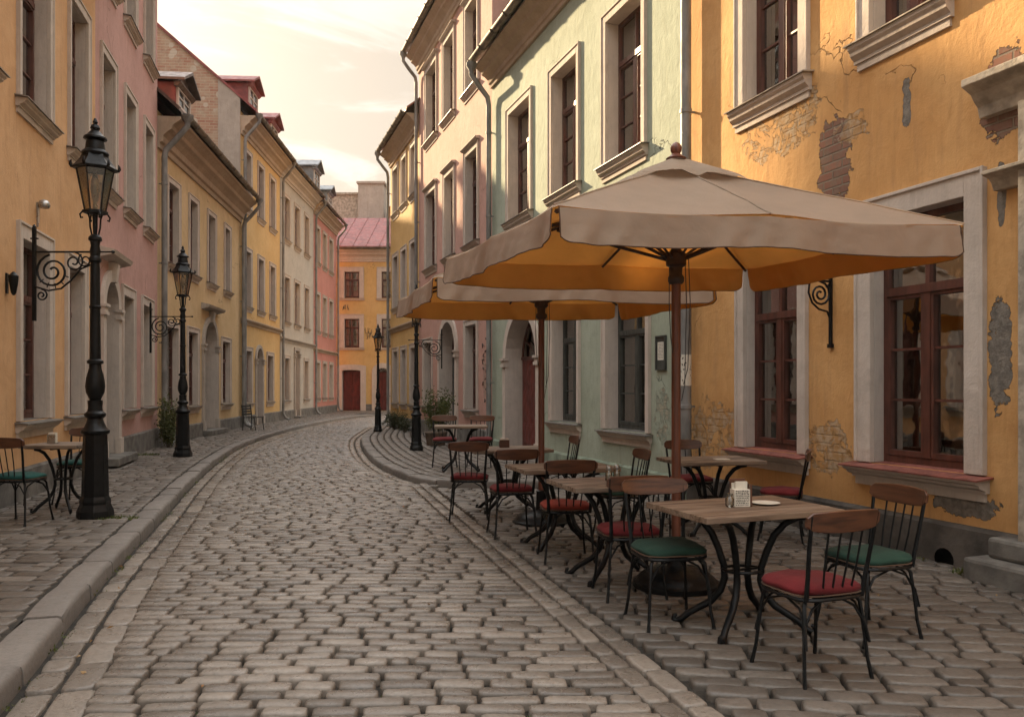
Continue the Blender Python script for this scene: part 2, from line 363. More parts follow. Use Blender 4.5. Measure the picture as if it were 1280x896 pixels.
def stones_object(name,groups,mats,base_quads,kind='structure'):
    """groups: list of (stone rows, detailed?, material index); base_quads: flat soil sheets [(verts, mat)]"""
    VS=[];LO=[];LT=[];MI=[];RN=[];base=0
    for S,det,mi in groups:
        if not len(S): continue
        V,q,t,nv,rn=stones_mesh(S,10 if det else 8,det)
        k=len(V); o=(base+np.arange(k)*nv)[:,None,None]
        Q=(q[None]+o).reshape(-1,4); T=(t[None]+o).reshape(-1,3)
        VS.append(V.reshape(-1,3)); LO += [Q.reshape(-1),T.reshape(-1)]; LT += [np.full(len(Q),4),np.full(len(T),3)]
        MI.append(np.full(len(Q)+len(T),mi)); RN.append(np.repeat(rn,nv)); base+=k*nv
    for vs,mi in base_quads:
        n=len(vs); VS.append(np.array(vs,dtype=float)); LO.append(np.arange(base,base+n)); LT.append(np.array([n])); MI.append(np.array([mi])); RN.append(np.zeros(n)); base+=n
    VS=np.concatenate(VS); LO=np.concatenate(LO).astype(np.int32); LT=np.concatenate(LT).astype(np.int32); MI=np.concatenate(MI).astype(np.int32)
    me=bpy.data.meshes.new(name); me.vertices.add(len(VS)); me.vertices.foreach_set('co',VS.reshape(-1).astype(np.float32))
    me.loops.add(len(LO)); me.loops.foreach_set('vertex_index',LO)
    me.polygons.add(len(LT)); st=np.concatenate([[0],np.cumsum(LT)[:-1]]).astype(np.int32)
    me.polygons.foreach_set('loop_start',st); me.polygons.foreach_set('loop_total',LT)
    for m in mats: me.materials.append(m)
    me.polygons.foreach_set('material_index',MI); me.polygons.foreach_set('use_smooth',np.ones(len(LT),bool))
    at=me.attributes.new('rnd','FLOAT','POINT'); at.data.foreach_set('value',np.concatenate(RN).astype(np.float32))
    me.update(calc_edges=True); me.validate()
    o=link(name,me); tag(o,kind=kind); return o
def warp(x,y): return .012*math.sin(x*1.7+y*.5)+.022*math.sin(x*.9-y*.31+2)+.004*math.sin(x*3.1+y*1.1)
def rows(y0,y1,pitch,lmin,lmax,xl,xr,zf,h=.022,slope=0.0,ref=None,gap=.012,hv=.0035):
    out=[]; y=y0
    while y<y1:
        pw=pitch*random.uniform(.93,1.08); yc=y+pw/2
        a,b=xl(yc),xr(yc)
        if a is not None and b is not None and b-a>.12:
            x=a+random.uniform(0,.03)
            first=True
            while x<b-.07:
                l=random.uniform(lmin,lmax)
                if random.random()<.08: l*=.6
                if x+l>b-.13: l=b-x
                if l<.07: break
                xc=x+l/2; r0=ref(yc) if ref else (a+b)/2
                yy=yc+slope*(xc-r0)+warp(xc,yc)
                th=slope+(warp(xc+.1,yc)-warp(xc-.1,yc))/.2+random.uniform(-.012,.012)
                out.append((xc,yy+random.uniform(-.006,.006),zf,l/2-gap/2-random.uniform(0,.004),pw/2-gap/2-random.uniform(0,.004),th,h+random.uniform(-hv,hv),random.random()**1.3,random.gauss(0,.014),random.gauss(0,.028)))
                x+=l
        y+=pw
    return out
def strip(poly,d,width,lmin,lmax,z,h=.02,gap=.012,hv=.004,stop=None,tilt=.02):
    pl=offs(poly,d); out=[]; seg=[0]
    for a,b in zip(pl,pl[1:]): seg.append(seg[-1]+(b-a).length)
    def at(s):
        i=min(max(np.searchsorted(seg,s)-1,0),len(pl)-2); t=(s-seg[i])/max(seg[i+1]-seg[i],1e-6); return pl[i].lerp(pl[i+1],t)
    s=random.uniform(0,.1)
    while s<seg[-1]-.2:
        l=random.uniform(lmin,lmax); a=at(s); b=at(min(s+l,seg[-1])); c=(a+b)/2; dv=b-a; L_=dv.length
        if L_>.05 and (stop is None or not stop(c)):
            out.append((c.x,c.y,z,L_/2-gap/2,width/2-gap/2-random.uniform(0,.004),math.atan2(dv.y,dv.x),h+random.uniform(-hv,hv),random.random(),random.gauss(0,tilt),random.gauss(0,tilt)))
        s+=l
    return out
Hk=.115   # kerb height
terr=[Vector((.31-.26*(y-5.15),y)) for y in np.arange(-3,12.3,.25)]      # line where the street meets the terrace paving
def XL(y):
    v=xat(LK[:-14],y); return None if v is None else v+.385
def XRr(y):
    if y<11.9: return .31-.26*(y-5.15)-.06
    if y<31.2:
        v=xat(RK,y); return None if v is None else v-.30
    return min(-2.2, -4.9+(y-31)*3)
def wallR(y): return 3.68-.35*(y-6.58)
def wallL(y):
    if y<18.95: return -5.93-.255*(y-9.26)
    if y<27.8: return -8.44-.112*(y-19)
    if y<33.6: return -9.43-.055*(y-27.8)
    return -9.75-.03*(y-33.6)
road_near=rows(-1.5,16,.110,.17,.32,XL,XRr,0.0,.038,.015,gap=.010)
road_far=rows(16,42.0,.125,.18,.33,XL,XRr,0.0,.036,.015,gap=.012)
gut=strip(LK,-.10,.16,.2,.42,-.012,.018)+strip(LK,-.285,.19,.28,.5,-.004,.022)
RKs=RK[12:]
gut2=strip(RK[10:-6],.09,.16,.2,.36,-.008,.018)+strip(RK[12:-6],.25,.15,.2,.36,0,.022)
edge=strip(terr,-.02,.14,.18,.32,-.003,.036,gap=.010,hv=.003,tilt=.012)+strip(terr,-.165,.145,.18,.32,-.003,.036,gap=.010,hv=.003,tilt=.012)
road=stones_object('road',[(road_near+gut,True,0),(road_far+gut2,False,0),(edge,True,0)],[M['cobble'],M['paver'],M['soil']],
    [([(-14,-6,-.014),(9,-6,-.014),(9,47,-.014),(-14,47,-.014)],2)])
terrace=rows(-1.5,13.0,.140,.17,.34,lambda y:.31-.26*(y-5.15)+.26,lambda y:wallR(y)+.35 if y<11.7 else None,0.0,.036,-.10,ref=lambda y:.31-.26*(y-5.15)+.2,gap=.010,hv=.004)
terrace=[s for s in terrace if s[1]<11.72]
stones_object('terrace_paving',[(terrace,True,0)],[M['paver'],M['soil']],[([(-3+2.2,-5,-.006),(9,-5,-.006),(5,12,-.006),(-1.0,12,-.006)],1)])
def XLp(y):
    v=xat(LK[:-14],y); return v-.25 if v is not None else None
lp_near=rows(-2,18,.155,.2,.38,lambda y:wallL(y)-.2,XLp,Hk-.022,.02,.10,ref=XLp,gap=.014)
lp_far=rows(18,41,.18,.22,.42,lambda y:wallL(y)-.2,XLp,Hk-.022,.02,.10,ref=XLp,gap=.014)
lp_end=rows(41,47.4,.2,.25,.45,lambda y:-12,lambda y:-8.2 if y<43.2 else 1,Hk-.022,.02)
lp_poly=[(p.x-.235,p.y,Hk-.016) for p in LK]
lp=stones_object('pavement',[(lp_near,True,0),(lp_far+lp_end,False,0)],[M['paver'],M['soil']],
    [([(-13,-3,Hk-.016)]+[(-.85,-3,Hk-.016)]+lp_poly[1:]+[(1,47.6,Hk-.016),(-13,47.6,Hk-.016)],1)])
rp=[]
for k in range(26):
    rp+=strip(RK[8:],-.335-k*.19,.19,.2,.36,Hk-.022,.02,stop=lambda c:c.x>wallR(c.y)+.15 or c.y<12.0)
rp+=[s for s in rows(12.2,13.6,.19,.22,.4,lambda y:-.9,lambda y:wallR(y)+.2,Hk-.022,.02)]
rpk=offs(RK,-.24)
stones_object('pavement',[(rp,False,0)],[M['paver'],M['soil']],[([(p.x,p.y,Hk-.016) for p in rpk[::-1]],1)])
# kerb: long granite blocks
def kerb(poly,side,name):
    mb=MB(); pl=[p for p in poly]; seg=[0]
    for a,b in zip(pl,pl[1:]): seg.append(seg[-1]+(b-a).length)
    def at(s):
        i=min(max(int(np.searchsorted(seg,s))-1,0),len(pl)-2); t=(s-seg[i])/max(seg[i+1]-seg[i],1e-6); return pl[i].lerp(pl[i+1],t)
    s=0; rn=[]
    while s<seg[-1]-.3:
        l=random.uniform(.55,1.0); e=min(s+l,seg[-1]); n=3; zt=Hk+random.uniform(-.006,.008); r=random.random(); o=random.uniform(-.008,.008)
        ring=[]
        w0=.0+o; w1=.23
        prof=[(w0,-.03),(w0+.004,zt-.035),(w0+.012,zt-.012),(w0+.035,zt),(w1-.03,zt+.002),(w1-.006,zt-.012),(w1,-.03)]
        vs=[]
        for i in range(n+1):
            ss=s+.006+(e-s-.012)*i/n; c=at(ss); t=(at(min(ss+.1,seg[-1]))-at(max(ss-.1,0))).normalized(); nn=Vector((-t.y,t.x))*side
            for w,z in prof:
                ez=-.012 if i in (0,n) and z>.05 else 0
                vs.append((c.x+nn.x*w,c.y+nn.y*w,z+ez+random.uniform(-.002,.002)))
        m=len(prof); fs=[]
        for i in range(n):
            for j in range(m-1): fs.append((i*m+j,i*m+j+1,(i+1)*m+j+1,(i+1)*m+j) if side>0 else (i*m+j,(i+1)*m+j,(i+1)*m+j+1,i*m+j+1))
        fs+=[tuple(range(m)),tuple(range(n*m,n*m+m))[::-1]]
        mb.add(vs,fs); rn+=[r]*len(vs); s=e
    me=mb.mesh(name,M['kerbstone'],50); at_=me.attributes.new('rnd','FLOAT','POINT'); at_.data.foreach_set('value',rn)
    tag(link(name,me),kind='structure')
kerb(LK,1,'kerb'); kerb(RK,-1,'kerb')
g=MB(); g.quad((-900,-900,-.06),(900,-900,-.06),(900,900,-.06),(-900,900,-.06)); tag(g.build('ground',M['soil']),kind='structure')

# ------------------------------------------------------------------ buildings
class Wall:
    """local frame of a facade: +x along it, +y out into the street, z up"""
    def __init__(s,A,B):
        s.A=Vector(A); s.B=Vector(B); s.d=(s.B-s.A).normalized(); s.L=(s.B-s.A).length; s.rz=math.atan2(s.d.y,s.d.x)
    def u(s,px,depth=0.0):
        k=(px-CX)/F; A=s.A+Vector((-s.d.y,s.d.x))*depth
        return (k*A.y-A.x)/(s.d.x-k*s.d.y)
    def pt(s,u,y=0): n=Vector((-s.d.y,s.d.x)); return s.A+s.d*u+n*y
def arch_pts(x0,x1,z0,zt,n=10,flat=1.0):
    r=(x1-x0)/2; c=(x0+x1)/2; zs=zt-r*flat
    return [(x0,z0)]+[(c-r*math.cos(math.pi*i/n),zs+r*flat*math.sin(math.pi*i/n)) for i in range(n+1)]+[(x1,z0)]
def framework(mb,x0,x1,z0,z1,y,style='casement',w=.055,t=.06):
    """casement frame with mullion, transom and glazing bars; y is the front of the frame"""
    yb=y-t
    def bar(a,b,c,d,dy=0): mb.box(a,b,yb,y+dy,c,d)
    bar(x0,x0+w,z0,z1); bar(x1-w,x1,z0,z1); bar(x0+w,x1-w,z0,z0+w*1.3); bar(x0+w,x1-w,z1-w,z1)
    cx=(x0+x1)/2
    zt=z0+(z1-z0)*.70
    if style=='casement':
        bar(x0+w,x1-w,zt-w*.7,zt+w*.7,.025)
        bar(cx-w*.65,cx+w*.65,z0+w*1.3,zt-w*.7,.015); bar(cx-w*.4,cx+w*.4,zt+w*.7,z1-w,.004)
        for sx0,sx1 in ((x0+w,cx-w*.65),(cx+w*.65,x1-w)):
            s=.032
            mb.box(sx0+.003,sx0+s,yb+.01,y+.008,z0+w*1.3+.003,zt-w*.7-.003); mb.box(sx1-s,sx1-.003,yb+.01,y+.008,z0+w*1.3+.003,zt-w*.7-.003)
            mb.box(sx0+s,sx1-s,yb+.01,y+.008,z0+w*1.3+.003,z0+w*1.3+s*1.6); mb.box(sx0+s,sx1-s,yb+.01,y+.008,zt-w*.7-s,zt-w*.7-.003)
            h0=z0+w*1.3+s*1.6; h1=zt-w*.7-s
            for k in (1,2): zz=h0+(h1-h0)*k/3; mb.box(sx0+s,sx1-s,yb+.02,y-.01,zz-.011,zz+.011)
    elif style=='grid':
        bar(cx-w*.5,cx+w*.5,z0+w*1.3,z1-w,.008)
        for k in (1,2,3): zz=z0+(z1-z0)*k/4; mb.box(x0+w,x1-w,yb+.02,y-.01,zz-.014,zz+.014)
def make_window(bld,x0,x1,z0,z1,style='win',tr=.13,tz=.15,reveal=.30,wood='wood',sill='sillmetal',trim='trim',curt=1,sillw=.10,apron=True,hat=False,framestyle='casement',sh=.62):
    """x0..x1,z0..z1 are the OUTER edges of the surround; z0 is the sill top"""
    s=MB(); P=.034
    ox0,ox1,oz0,oz1=x0+tr,x1-tr,z0,z1-tz
    s.box(x0,ox0,-.02,P,z0-(.0 if apron else 0),z1); s.box(ox1,x1,-.02,P,z0,z1); s.box(ox0,ox1,-.02,P,oz1,z1)
    for a,b in ((x0,x0+.028),(x1-.028,x1)): s.box(a+.001,b-.001,P-.01,P+.018,z0+.002,z1+.004)    # raised outer fillet
    s.box(x0+.028,x1-.028,P-.01,P+.018,z1-.028,z1+.003)
    # reveals
    s.box(ox0-.02,ox0,-reveal-.08,-.021,oz0,oz1,1); s.box(ox1,ox1+.02,-reveal-.08,-.021,oz0,oz1,1); s.box(ox0,ox1,-reveal-.08,-.021,oz1,oz1+.02,1)
    if hat: s.prism_x([(P-.01,z1+.003),(P+.05,z1+.012),(P+.09,z1+.05),(P+.09,z1+.07),(-.02,z1+.09),(-.02,z1+.003)],x0-.05,x1+.05)
    w=s.build('window',[M[trim],M['jamb']],bld,bevel=.006)
    f=MB(); framework(f,ox0+.001,ox1-.001,oz0+.002,oz1-.001,-reveal,framestyle); f.build('frame',M[wood],w)
    gl=MB(); gl.box(ox0+.02,ox1-.02,-reveal-.038,-reveal-.034,oz0+.03,oz1-.03); gl.build('pane',M['glass'],w)
    sl=MB(); o=.06
    # sheet metal cover sloping out, moulded sill under it
    sl.prism_x([(-reveal-.02,z0+.012),(sillw+P,z0-.028),(sillw+P,z0-.040),(-reveal-.02,z0-.004)],x0-o,x1+o,1)
    sl.prism_x([(-.021,z0-.022),(sillw+P-.02,z0-.042),(sillw+P-.025,z0-.042-.033*sh),(sillw*.55+P,z0-.042-.06*sh),(sillw*.5+P,z0-.042-.09*sh),(P+.01,z0-.042-.13*sh),(P+.01,z0-.042-.16*sh),(-.021,z0-.042-.16*sh)],x0-o*.4,x1+o*.4,0)
    if apron: sl.box(x0,x1,-.021,P-.008,z0-.042-.16*sh-.07,z0-.042-.16*sh,0)
    sl.build('sill',[M[trim],M[sill]],w)
    if curt==3:
        c=MB(); yy=-reveal-.09; a,b=ox0-.02,ox1+.02; n=44; vs=[]; ph=random.uniform(0,6)
        for i in range(n+1):
            x=a+(b-a)*i/n; q=.016*math.sin(ph+i*1.15)+.008*math.sin(i*2.7); vs+=[(x,yy+q,oz0-.1),(x,yy+q*.6,oz1+.1)]
        c.add(vs,[(2*i,2*i+2,2*i+3,2*i+1) for i in range(n)]); c.build('curtain',M['curtain'],w,smooth=80)
    elif curt:
        c=MB(); yy=-reveal-.11; W=ox1-ox0
        for a,b in ((ox0-.02,ox0+W*random.uniform(.36,.48)),(ox1-W*random.uniform(.34,.46),ox1+.02)):
            n=26; vs=[]; ph=random.uniform(0,6)
            for i in range(n+1):
                x=a+(b-a)*i/n; q=.028*math.sin(ph+i*1.25)+.012*math.sin(i*2.9+ph)
                vs+=[(x,yy+q,oz0-.1),(x,yy+q*.6,oz1+.1)]
            c.add(vs,[(2*i,2*i+2,2*i+3,2*i+1) for i in range(n)])
        c.build('curtain',M['curtain' if curt==1 else 'curtaindim'],w,smooth=80)
    return w,(ox0,ox1,oz0,oz1)
def door_leaf(mb,x0,x1,z0,z1,y):
    mb.box(x0,x1,y-.05,y,z0,z1); cx=(x0+x1)/2
    for a,b in ((x0+.06,cx-.03),(cx+.03,x1-.06)):
        H=z1-z0
        for c,d in ((z0+.12,z0+H*.30),(z0+H*.36,z0+H*.66),(z0+H*.72,z1-.08)):
            mb.box(a,b,y,y+.018,c,d); mb.box(a+.05,b-.05,y+.018,y+.03,c+.05,d-.05)
    mb.box(cx-.022,cx+.022,y,y+.035,z0,z1)
def make_door(bld,x0,x1,z0,z1,mat='door',arch=True,tr=.17,reveal=.34,trim='trimgrey',fan=.0,impost=True,step=True,flat=1.0,keystone=False,fanmat='wood',leafopen=True):
    s=MB(); P=.06; n=12
    inn=arch_pts(x0+tr,x1-tr,z0,z1-tr,n,flat) if arch else [(x0+tr,z0),(x0+tr,z1-tr),(x1-tr,z1-tr),(x1-tr,z0)]
    out=arch_pts(x0,x1,z0,z1,n,flat) if arch else [(x0,z0),(x0,z1),(x1,z1),(x1,z0)]
    k=len(inn)
    for i in range(k-1):
        a,b,c,d=inn[i],inn[i+1],out[i+1],out[i]
        s.quad((a[0],P,a[1]),(b[0],P,b[1]),(c[0],P,c[1]),(d[0],P,d[1]))
        s.quad((d[0],P,d[1]),(c[0],P,c[1]),(c[0],-.03,c[1]),(d[0],-.03,d[1]))
        s.quad((a[0],-reveal-.1,a[1]),(b[0],-reveal-.1,b[1]),(b[0],P,b[1]),(a[0],P,a[1]),1)
    if impost:
        zs=z1-(x1-x0)/2*flat if arch else z1-.3
        for a,b in ((x0-.03,x0+tr+.02),(x1-tr-.02,x1+.03)):
            s.box(a,b,-.01,P+.04,zs-.16,zs-.10); s.box(a+.012,b-.012,-.01,P+.025,zs-.10,zs-.02); s.box(a-.012,b+.012,-.01,P+.055,zs-.02,zs+.03)
            s.box(a,b,-.01,P+.03,z0,z0+.28)
    if keystone:
        c=(x0+x1)/2; s.prism_x([(0,z1-tr-.02),(P+.06,z1-tr-.02),(P+.10,z1+.10),(P+.03,z1+.14),(0,z1+.14)],c-.08,c+.08)
        s.prism_x([(0,z1+.14),(P+.16,z1+.20),(P+.19,z1+.27),(0,z1+.33)],x0-.05,x1+.05)
    d=s.build('door',[M[trim],M['jamb']],bld)
    lf=MB(); ix0,ix1=x0+tr,x1-tr
    zl=z1-tr-((x1-x0)/2-tr)*flat if arch else z1-tr-fan
    door_leaf(lf,ix0+.01,ix1-.01,z0+.02,zl,-reveal); lf.build('leaf',M[mat],d)
    if arch or fan:
        fl=MB(); fl.box(ix0,ix1,-reveal-.05,-reveal+.03,zl,zl+.06)
        c=(ix0+ix1)/2; r=(ix1-ix0)/2
        if arch:
            for a in (30,60,90,120,150): fl.tube([(c,-reveal,zl+.06),(c+r*.95*math.cos(R(a)),-reveal,zl+r*.95*flat*math.sin(R(a)))],.016,4)
            fl.tube([(c+r*.97*math.cos(R(a)),-reveal,zl+r*.97*flat*math.sin(R(a))) for a in range(0,181,12)],.03,5)
        else: fl.box(c-.02,c+.02,-reveal-.04,-reveal+.02,zl+.06,z1-tr)
        fl.build('fanlight',M[fanmat],d)
        gl=MB(); gl.box(ix0,ix1,-reveal-.07,-reveal-.06,zl+.03,z1-tr+.05); gl.build('pane',M['glass'],d)
    if step:
        st=MB(); st.box(x0-.1,x1+.1,-reveal-.1,.32,z0-.14 if z0>.2 else 0,z0-.001); st.build('doorstep',M['stone'],d,bevel=.015)
    return d
def facade(bld,L_,z0,z1,holes,mat,sides=9.0,mats=None,gable=None):
    """holes: (x0,x1,z0,z1,arch)"""
    xs=sorted({0,L_}|{v for h in holes for v in h[:2]}); zs=sorted({z0,z1}|{v for h in holes for v in h[2:4]})
    xs=[x for x in xs if -1e-6<=x<=L_+1e-6]; zs=[z for z in zs if z0-1e-6<=z<=z1+1e-6]
    mb=MB()
    for a,b in zip(xs,xs[1:]):
        run=None
        for c,d in zip(zs,zs[1:]):
            X,Z=(a+b)/2,(c+d)/2
            if any(h[0]<X<h[1] and h[2]<Z<h[3] for h in holes): continue
            mb.quad((a,0,c),(a,0,d),(b,0,d),(b,0,c))
    for h in holes:
        if h[4]:
            ap=arch_pts(h[0],h[1],h[2],h[3],12,h[4]); mid=len(ap)//2
            for i in range(1,len(ap)-2):
                a,b=ap[i],ap[i+1]; cor=(h[0],h[3]) if i<mid else (h[1],h[3])
                mb.add([(a[0],0,a[1]),(cor[0],0,cor[1]),(b[0],0,b[1])],[(0,1,2)])
    D=sides
    mb.quad((0,0,z0),(0,-D,z0),(0,-D,z1),(0,0,z1)); mb.quad((L_,0,z0),(L_,0,z1),(L_,-D,z1),(L_,-D,z0)); mb.quad((0,-D,z0),(L_,-D,z0),(L_,-D,z1),(0,-D,z1))
    return mb.build('wall',M[mat] if isinstance(mat,str) else mat,bld)
def roof(bld,L_,z,D=9,pitch=40,over=.55,mat='redroof',gut=True,gable='wall',seam=.6,gmat=None,x0=0,x1=None,ov=.12):
    x1=L_ if x1 is None else x1
    h=math.tan(R(pitch))*(D/2); t=.06
    r=MB()
    e=over; ez=z-e*math.tan(R(pitch))*0.35
    # front slope starts at the eave edge, slightly flattened over the cornice
    r.prism_x([(e,z),(-D/2,z+.05+h+.3*e),(-D-.3,z),(-D-.3,z-t),(-D/2,z+h+.3*e-t),(e,z-t)],x0-ov,x1+ov)
    if seam:
        k=int((x1-x0)/seam)
        a=Vector((e,z+.004)); b=Vector((-D/2,z+.05+h+.3*e+.004))
        for i in range(k+1):
            x=x0+(x1-x0)*i/k
            r.add([(x-.012,a.x,a.y),(x+.012,a.x,a.y),(x+.012,a.x,a.y+.035),(x-.012,a.x,a.y+.035),(x-.012,b.x,b.y),(x+.012,b.x,b.y),(x+.012,b.x,b.y+.035),(x-.012,b.x,b.y+.035)],
                  [(0,1,2,3),(4,7,6,5),(1,5,6,2),(0,3,7,4),(3,2,6,7)])
    ro=r.build('roof',M[mat],bld)
    if gable:
        g_=MB()
        for x in (x0+.01,x1-.01):
            g_.prism_x([(0,z-.3),(0,slope_z(z,0,D,pitch,over)-.085),(-D/2,z+h+.3*e-.04),(-D+.1,z+.0),(-D+.1,z-.3)],x-.01,x+.01)
        g_.build('gable',gmat or M['trimgrey'],bld)
    return ro
def slope_z(z,y,D=9,pitch=40,over=.55):  # height of front slope at local y
    h=math.tan(R(pitch))*(D/2); a=(over,z); b=(-D/2,z+.05+h+.3*over); return a[1]+(b[1]-a[1])*(over-y)/(over+D/2)
def cornice(bld,L_,z0,z1,out=.45,mat='cornice'):
    H=z1-z0; c=MB()
    c.prism_x([(-.02,z0),(.05,z0),(.06,z0+H*.16),(out*.22,z0+H*.20),(out*.26,z0+H*.38),(out*.45,z0+H*.52),(out*.62,z0+H*.60),(out*.66,z0+H*.72),(out*.9,z0+H*.86),(out,z0+H*.90),(out,z1),(-.02,z1)],0.0,L_)
    return c.build('cornice',M[mat],bld,bevel=.008)
def gutter(bld,L_,z,out,r=.085,x0=0,x1=None):
    x1=L_ if x1 is None else x1
    g_=MB(); n=8
    prof=[(out+r-r*math.cos(math.pi*i/n),z-r*math.sin(math.pi*i/n)) for i in range(n+1)]
    prof+= [(p[0]+(out+r-p[0])*.12,p[1]+.008) for p in prof[::-1]]
    g_.prism_x(prof,x0,x1)
    k=int((x1-x0)/.8)
    for i in range(k+1):
        x=x0+.1+(x1-x0-.2)*i/k
        g_.tube([(x,out+r-(r+.008)*math.cos(math.pi*j/8),z-(r+.008)*math.sin(math.pi*j/8)) for j in range(9)],.012,4)
    return g_.build('gutter',M['gutter'],bld,smooth=40)
def downpipe(bld,x,ztop,out,xg=None,zb=.12,r=.055,foot=True,name='downpipe',lip=True,mat='pipe'):
    d=MB(); xg=x if xg is None else xg
    y=.06+r
    path=[(xg,out+.08,ztop-.02),(xg,out+.08,ztop-.28),(x+(xg-x)*.5,(out+y)/2+.05,ztop-.28-(out)*.55),(x,y+.03,ztop-.32-out*.95),(x,y,ztop-.5-out*.95)]
    if lip: d.lathe([(r*1.0,-.16),(r*1.05,-.08),(r*2.0,.0),(r*2.1,.08),(r*1.9,.08)],(xg,out+.08,ztop-.1),12)
    z=ztop-.5-out
    path+=[(x,y,zb+.45)]
    if foot: path+=[(x,y+.02,zb+.28),(x,y+.10,zb+.12),(x,y+.24,zb+.05)]
    else: path+=[(x,y,zb-.02)]
    d.tube(path,r,12)
    zz=z-.6
    while zz>zb+.6:
        d.lathe([(r+.001,-.03),(r+.01,-.025),(r+.01,.025),(r+.001,.03)],(x,y,zz),12); d.box(x-.012,x+.012,0,y-r+.01,zz-.012,zz+.012); zz-=1.9
    return d.build(name,M[mat],bld,smooth=50)
def band(bld,L_,z,h=.14,out=.09,mat='cornice',name='string_course',x0=0):
    b=MB(); b.prism_x([(-.02,z),(.03,z),(.04,z+h*.3),(out*.7,z+h*.5),(out,z+h*.7),(out,z+h*.9),(-.02,z+h)],x0,L_); return b.build(name,M[mat],bld)
def plinth(bld,L_,z0,z1,holes,out=.05,mat='stone'):
    p=MB(); doors=sorted([(h[0],h[1]) for h in holes if h[2]<z1])
    x=0.0
    for a,b in doors+[(L_,L_)]:
        if a>x+.02: p.prism_x([(-.01,z0),(out,z0),(out,z1-.03),(out-.025,z1),(-.01,z1)],x,min(a,L_))
        x=max(x,b)
    return p.build('plinth',M[mat],bld,bevel=.006)
def dormer(bld,u,w,zf,z_eave,yf=-.5,h=1.45,mat='redroof',rmat='redroof',D=9,pitch=40,winmat='jamb',over=.55):
    """dormer standing on the front slope; front wall at local yf"""
    zb=slope_z(z_eave,yf,D,pitch,over)-.15; zt=zf
    sl=(slope_z(z_eave,-1,D,pitch,over)-slope_z(z_eave,0,D,pitch,over))
    yb=yf-(zt-zb)/sl-.3
    b=MB(); x0,x1=u-w/2,u+w/2
    b.box(x0,x1,yb,yf,zb,zt)
    d=b.build('dormer',M[mat],bld)
    r=MB(); o=.16; rise=w*.32; fo=.28
    prof=[(x0-o,zt),(u,zt+rise),(x1+o,zt),(x1+o,zt+.07),(u,zt+rise+.09),(x0-o,zt+.07)]
    r.prism_y(prof,yf+fo,yb-1.0); 
    r.build('dormer_roof',M[rmat],d)
    pd=MB(); pd.prism_y([(x0-.06,zt-.005),(u,zt+rise-.05),(x1+.06,zt-.005)],yf+.05,yf-.05); pd.prism_x([(yf-.02,zt-.14),(yf+.08,zt-.12),(yf+.16,zt-.03),(yf+.16,zt-.004),(yf-.02,zt-.004)],x0-.08,x1+.08)
    pd.build('pediment',M[rmat],d)
    f=MB(); a,c=x0+.14,x1-.14; z0,z1=zb+.38,zt-.16
    f.box(a-.08,a,yf,yf+.06,z0-.06,z1+.05); f.box(c,c+.08,yf,yf+.06,z0-.06,z1+.05); f.box(a,c,yf,yf+.06,z1,z1+.05); f.box(a-.12,c+.12,yf,yf+.10,z0-.1,z0-.03)
    cx=(a+c)/2; f.box(cx-.025,cx+.025,yf,yf+.045,z0-.03,z1); f.box(a,c,yf,yf+.04,z0+(z1-z0)*.6-.02,z0+(z1-z0)*.6+.02)
    f.build('window_frame',M[winmat],d)
    g_=MB(); g_.box(a,c,yf+.004,yf+.012,z0-.03,z1); g_.build('pane',M['dimpane'],d)
    return d
def chimney(bld,x0,x1,y0,y1,z0,z1,mat='capstone',name='chimney',parent=None):
    c=MB(); c.box(x0,x1,y0,y1,z0,z1); c.box(x0-.06,x1+.06,y0-.06,y1+.06,z1,z1+.10); return c.build(name,M[mat],parent or bld)
m,nt,b=newmat('dark dormer glass'); b.inputs['Base Color'].default_value=(.05,.055,.06,1); b.inputs['Roughness'].default_value=.08; M['dimpane']=m

def building(name_label,A,B,zg,ztop,wallmat,wins,doors=(),cor=None,out=.45,**k):
    W=Wall(A,B); bld=thing(k.get('name','townhouse'),name_label,k.get('cat','building'),(A[0],A[1],0),W.rz)
    holes=[]; specs=[]
    for (a,b_,z0,z1,opt) in wins:
        u0,u1=sorted((W.u(a),W.u(b_))) if not opt.get('u') else (a,b_)
        tr=opt.get('tr',.13); tz=opt.get('tz',.15)
        u0=max(u0,.02); u1=min(u1,W.L-.02)
        holes.append((u0+tr,u1-tr,z0,z1-tz,0)); specs.append((u0,u1,z0,z1,opt))
    dsp=[]
    for (a,b_,z0,z1,opt) in doors:
        u0,u1=sorted((W.u(a),W.u(b_))) if not opt.get('u') else (a,b_)
        ar=opt.get('arch',True); fl=opt.get('flat',1.0)
        holes.append((u0,u1,z0,z1,fl if ar else 0)); dsp.append((u0,u1,z0,z1,opt))
    facade(bld,W.L,zg,ztop,holes,wallmat,k.get('depth',9))
    for (u0,u1,z0,z1,opt) in specs:
        o={x:y for x,y in opt.items() if x!='u'}; make_window(bld,u0,u1,z0,z1,**o)
    for (u0,u1,z0,z1,opt) in dsp:
        o={x:y for x,y in opt.items() if x!='u'}; make_door(bld,u0,u1,z0,z1,**o)
    if k.get('plinth'): plinth(bld,W.L,zg-.1,k['plinth'],[h for h in holes],mat=k.get('plmat','stone'))
    if cor:
        cornice(bld,W.L,cor[0],cor[1],out,k.get('cormat','cornice')); gutter(bld,W.L,cor[1]+.09,out+.01)
    return W,bld

Pg=.10   # pavement level
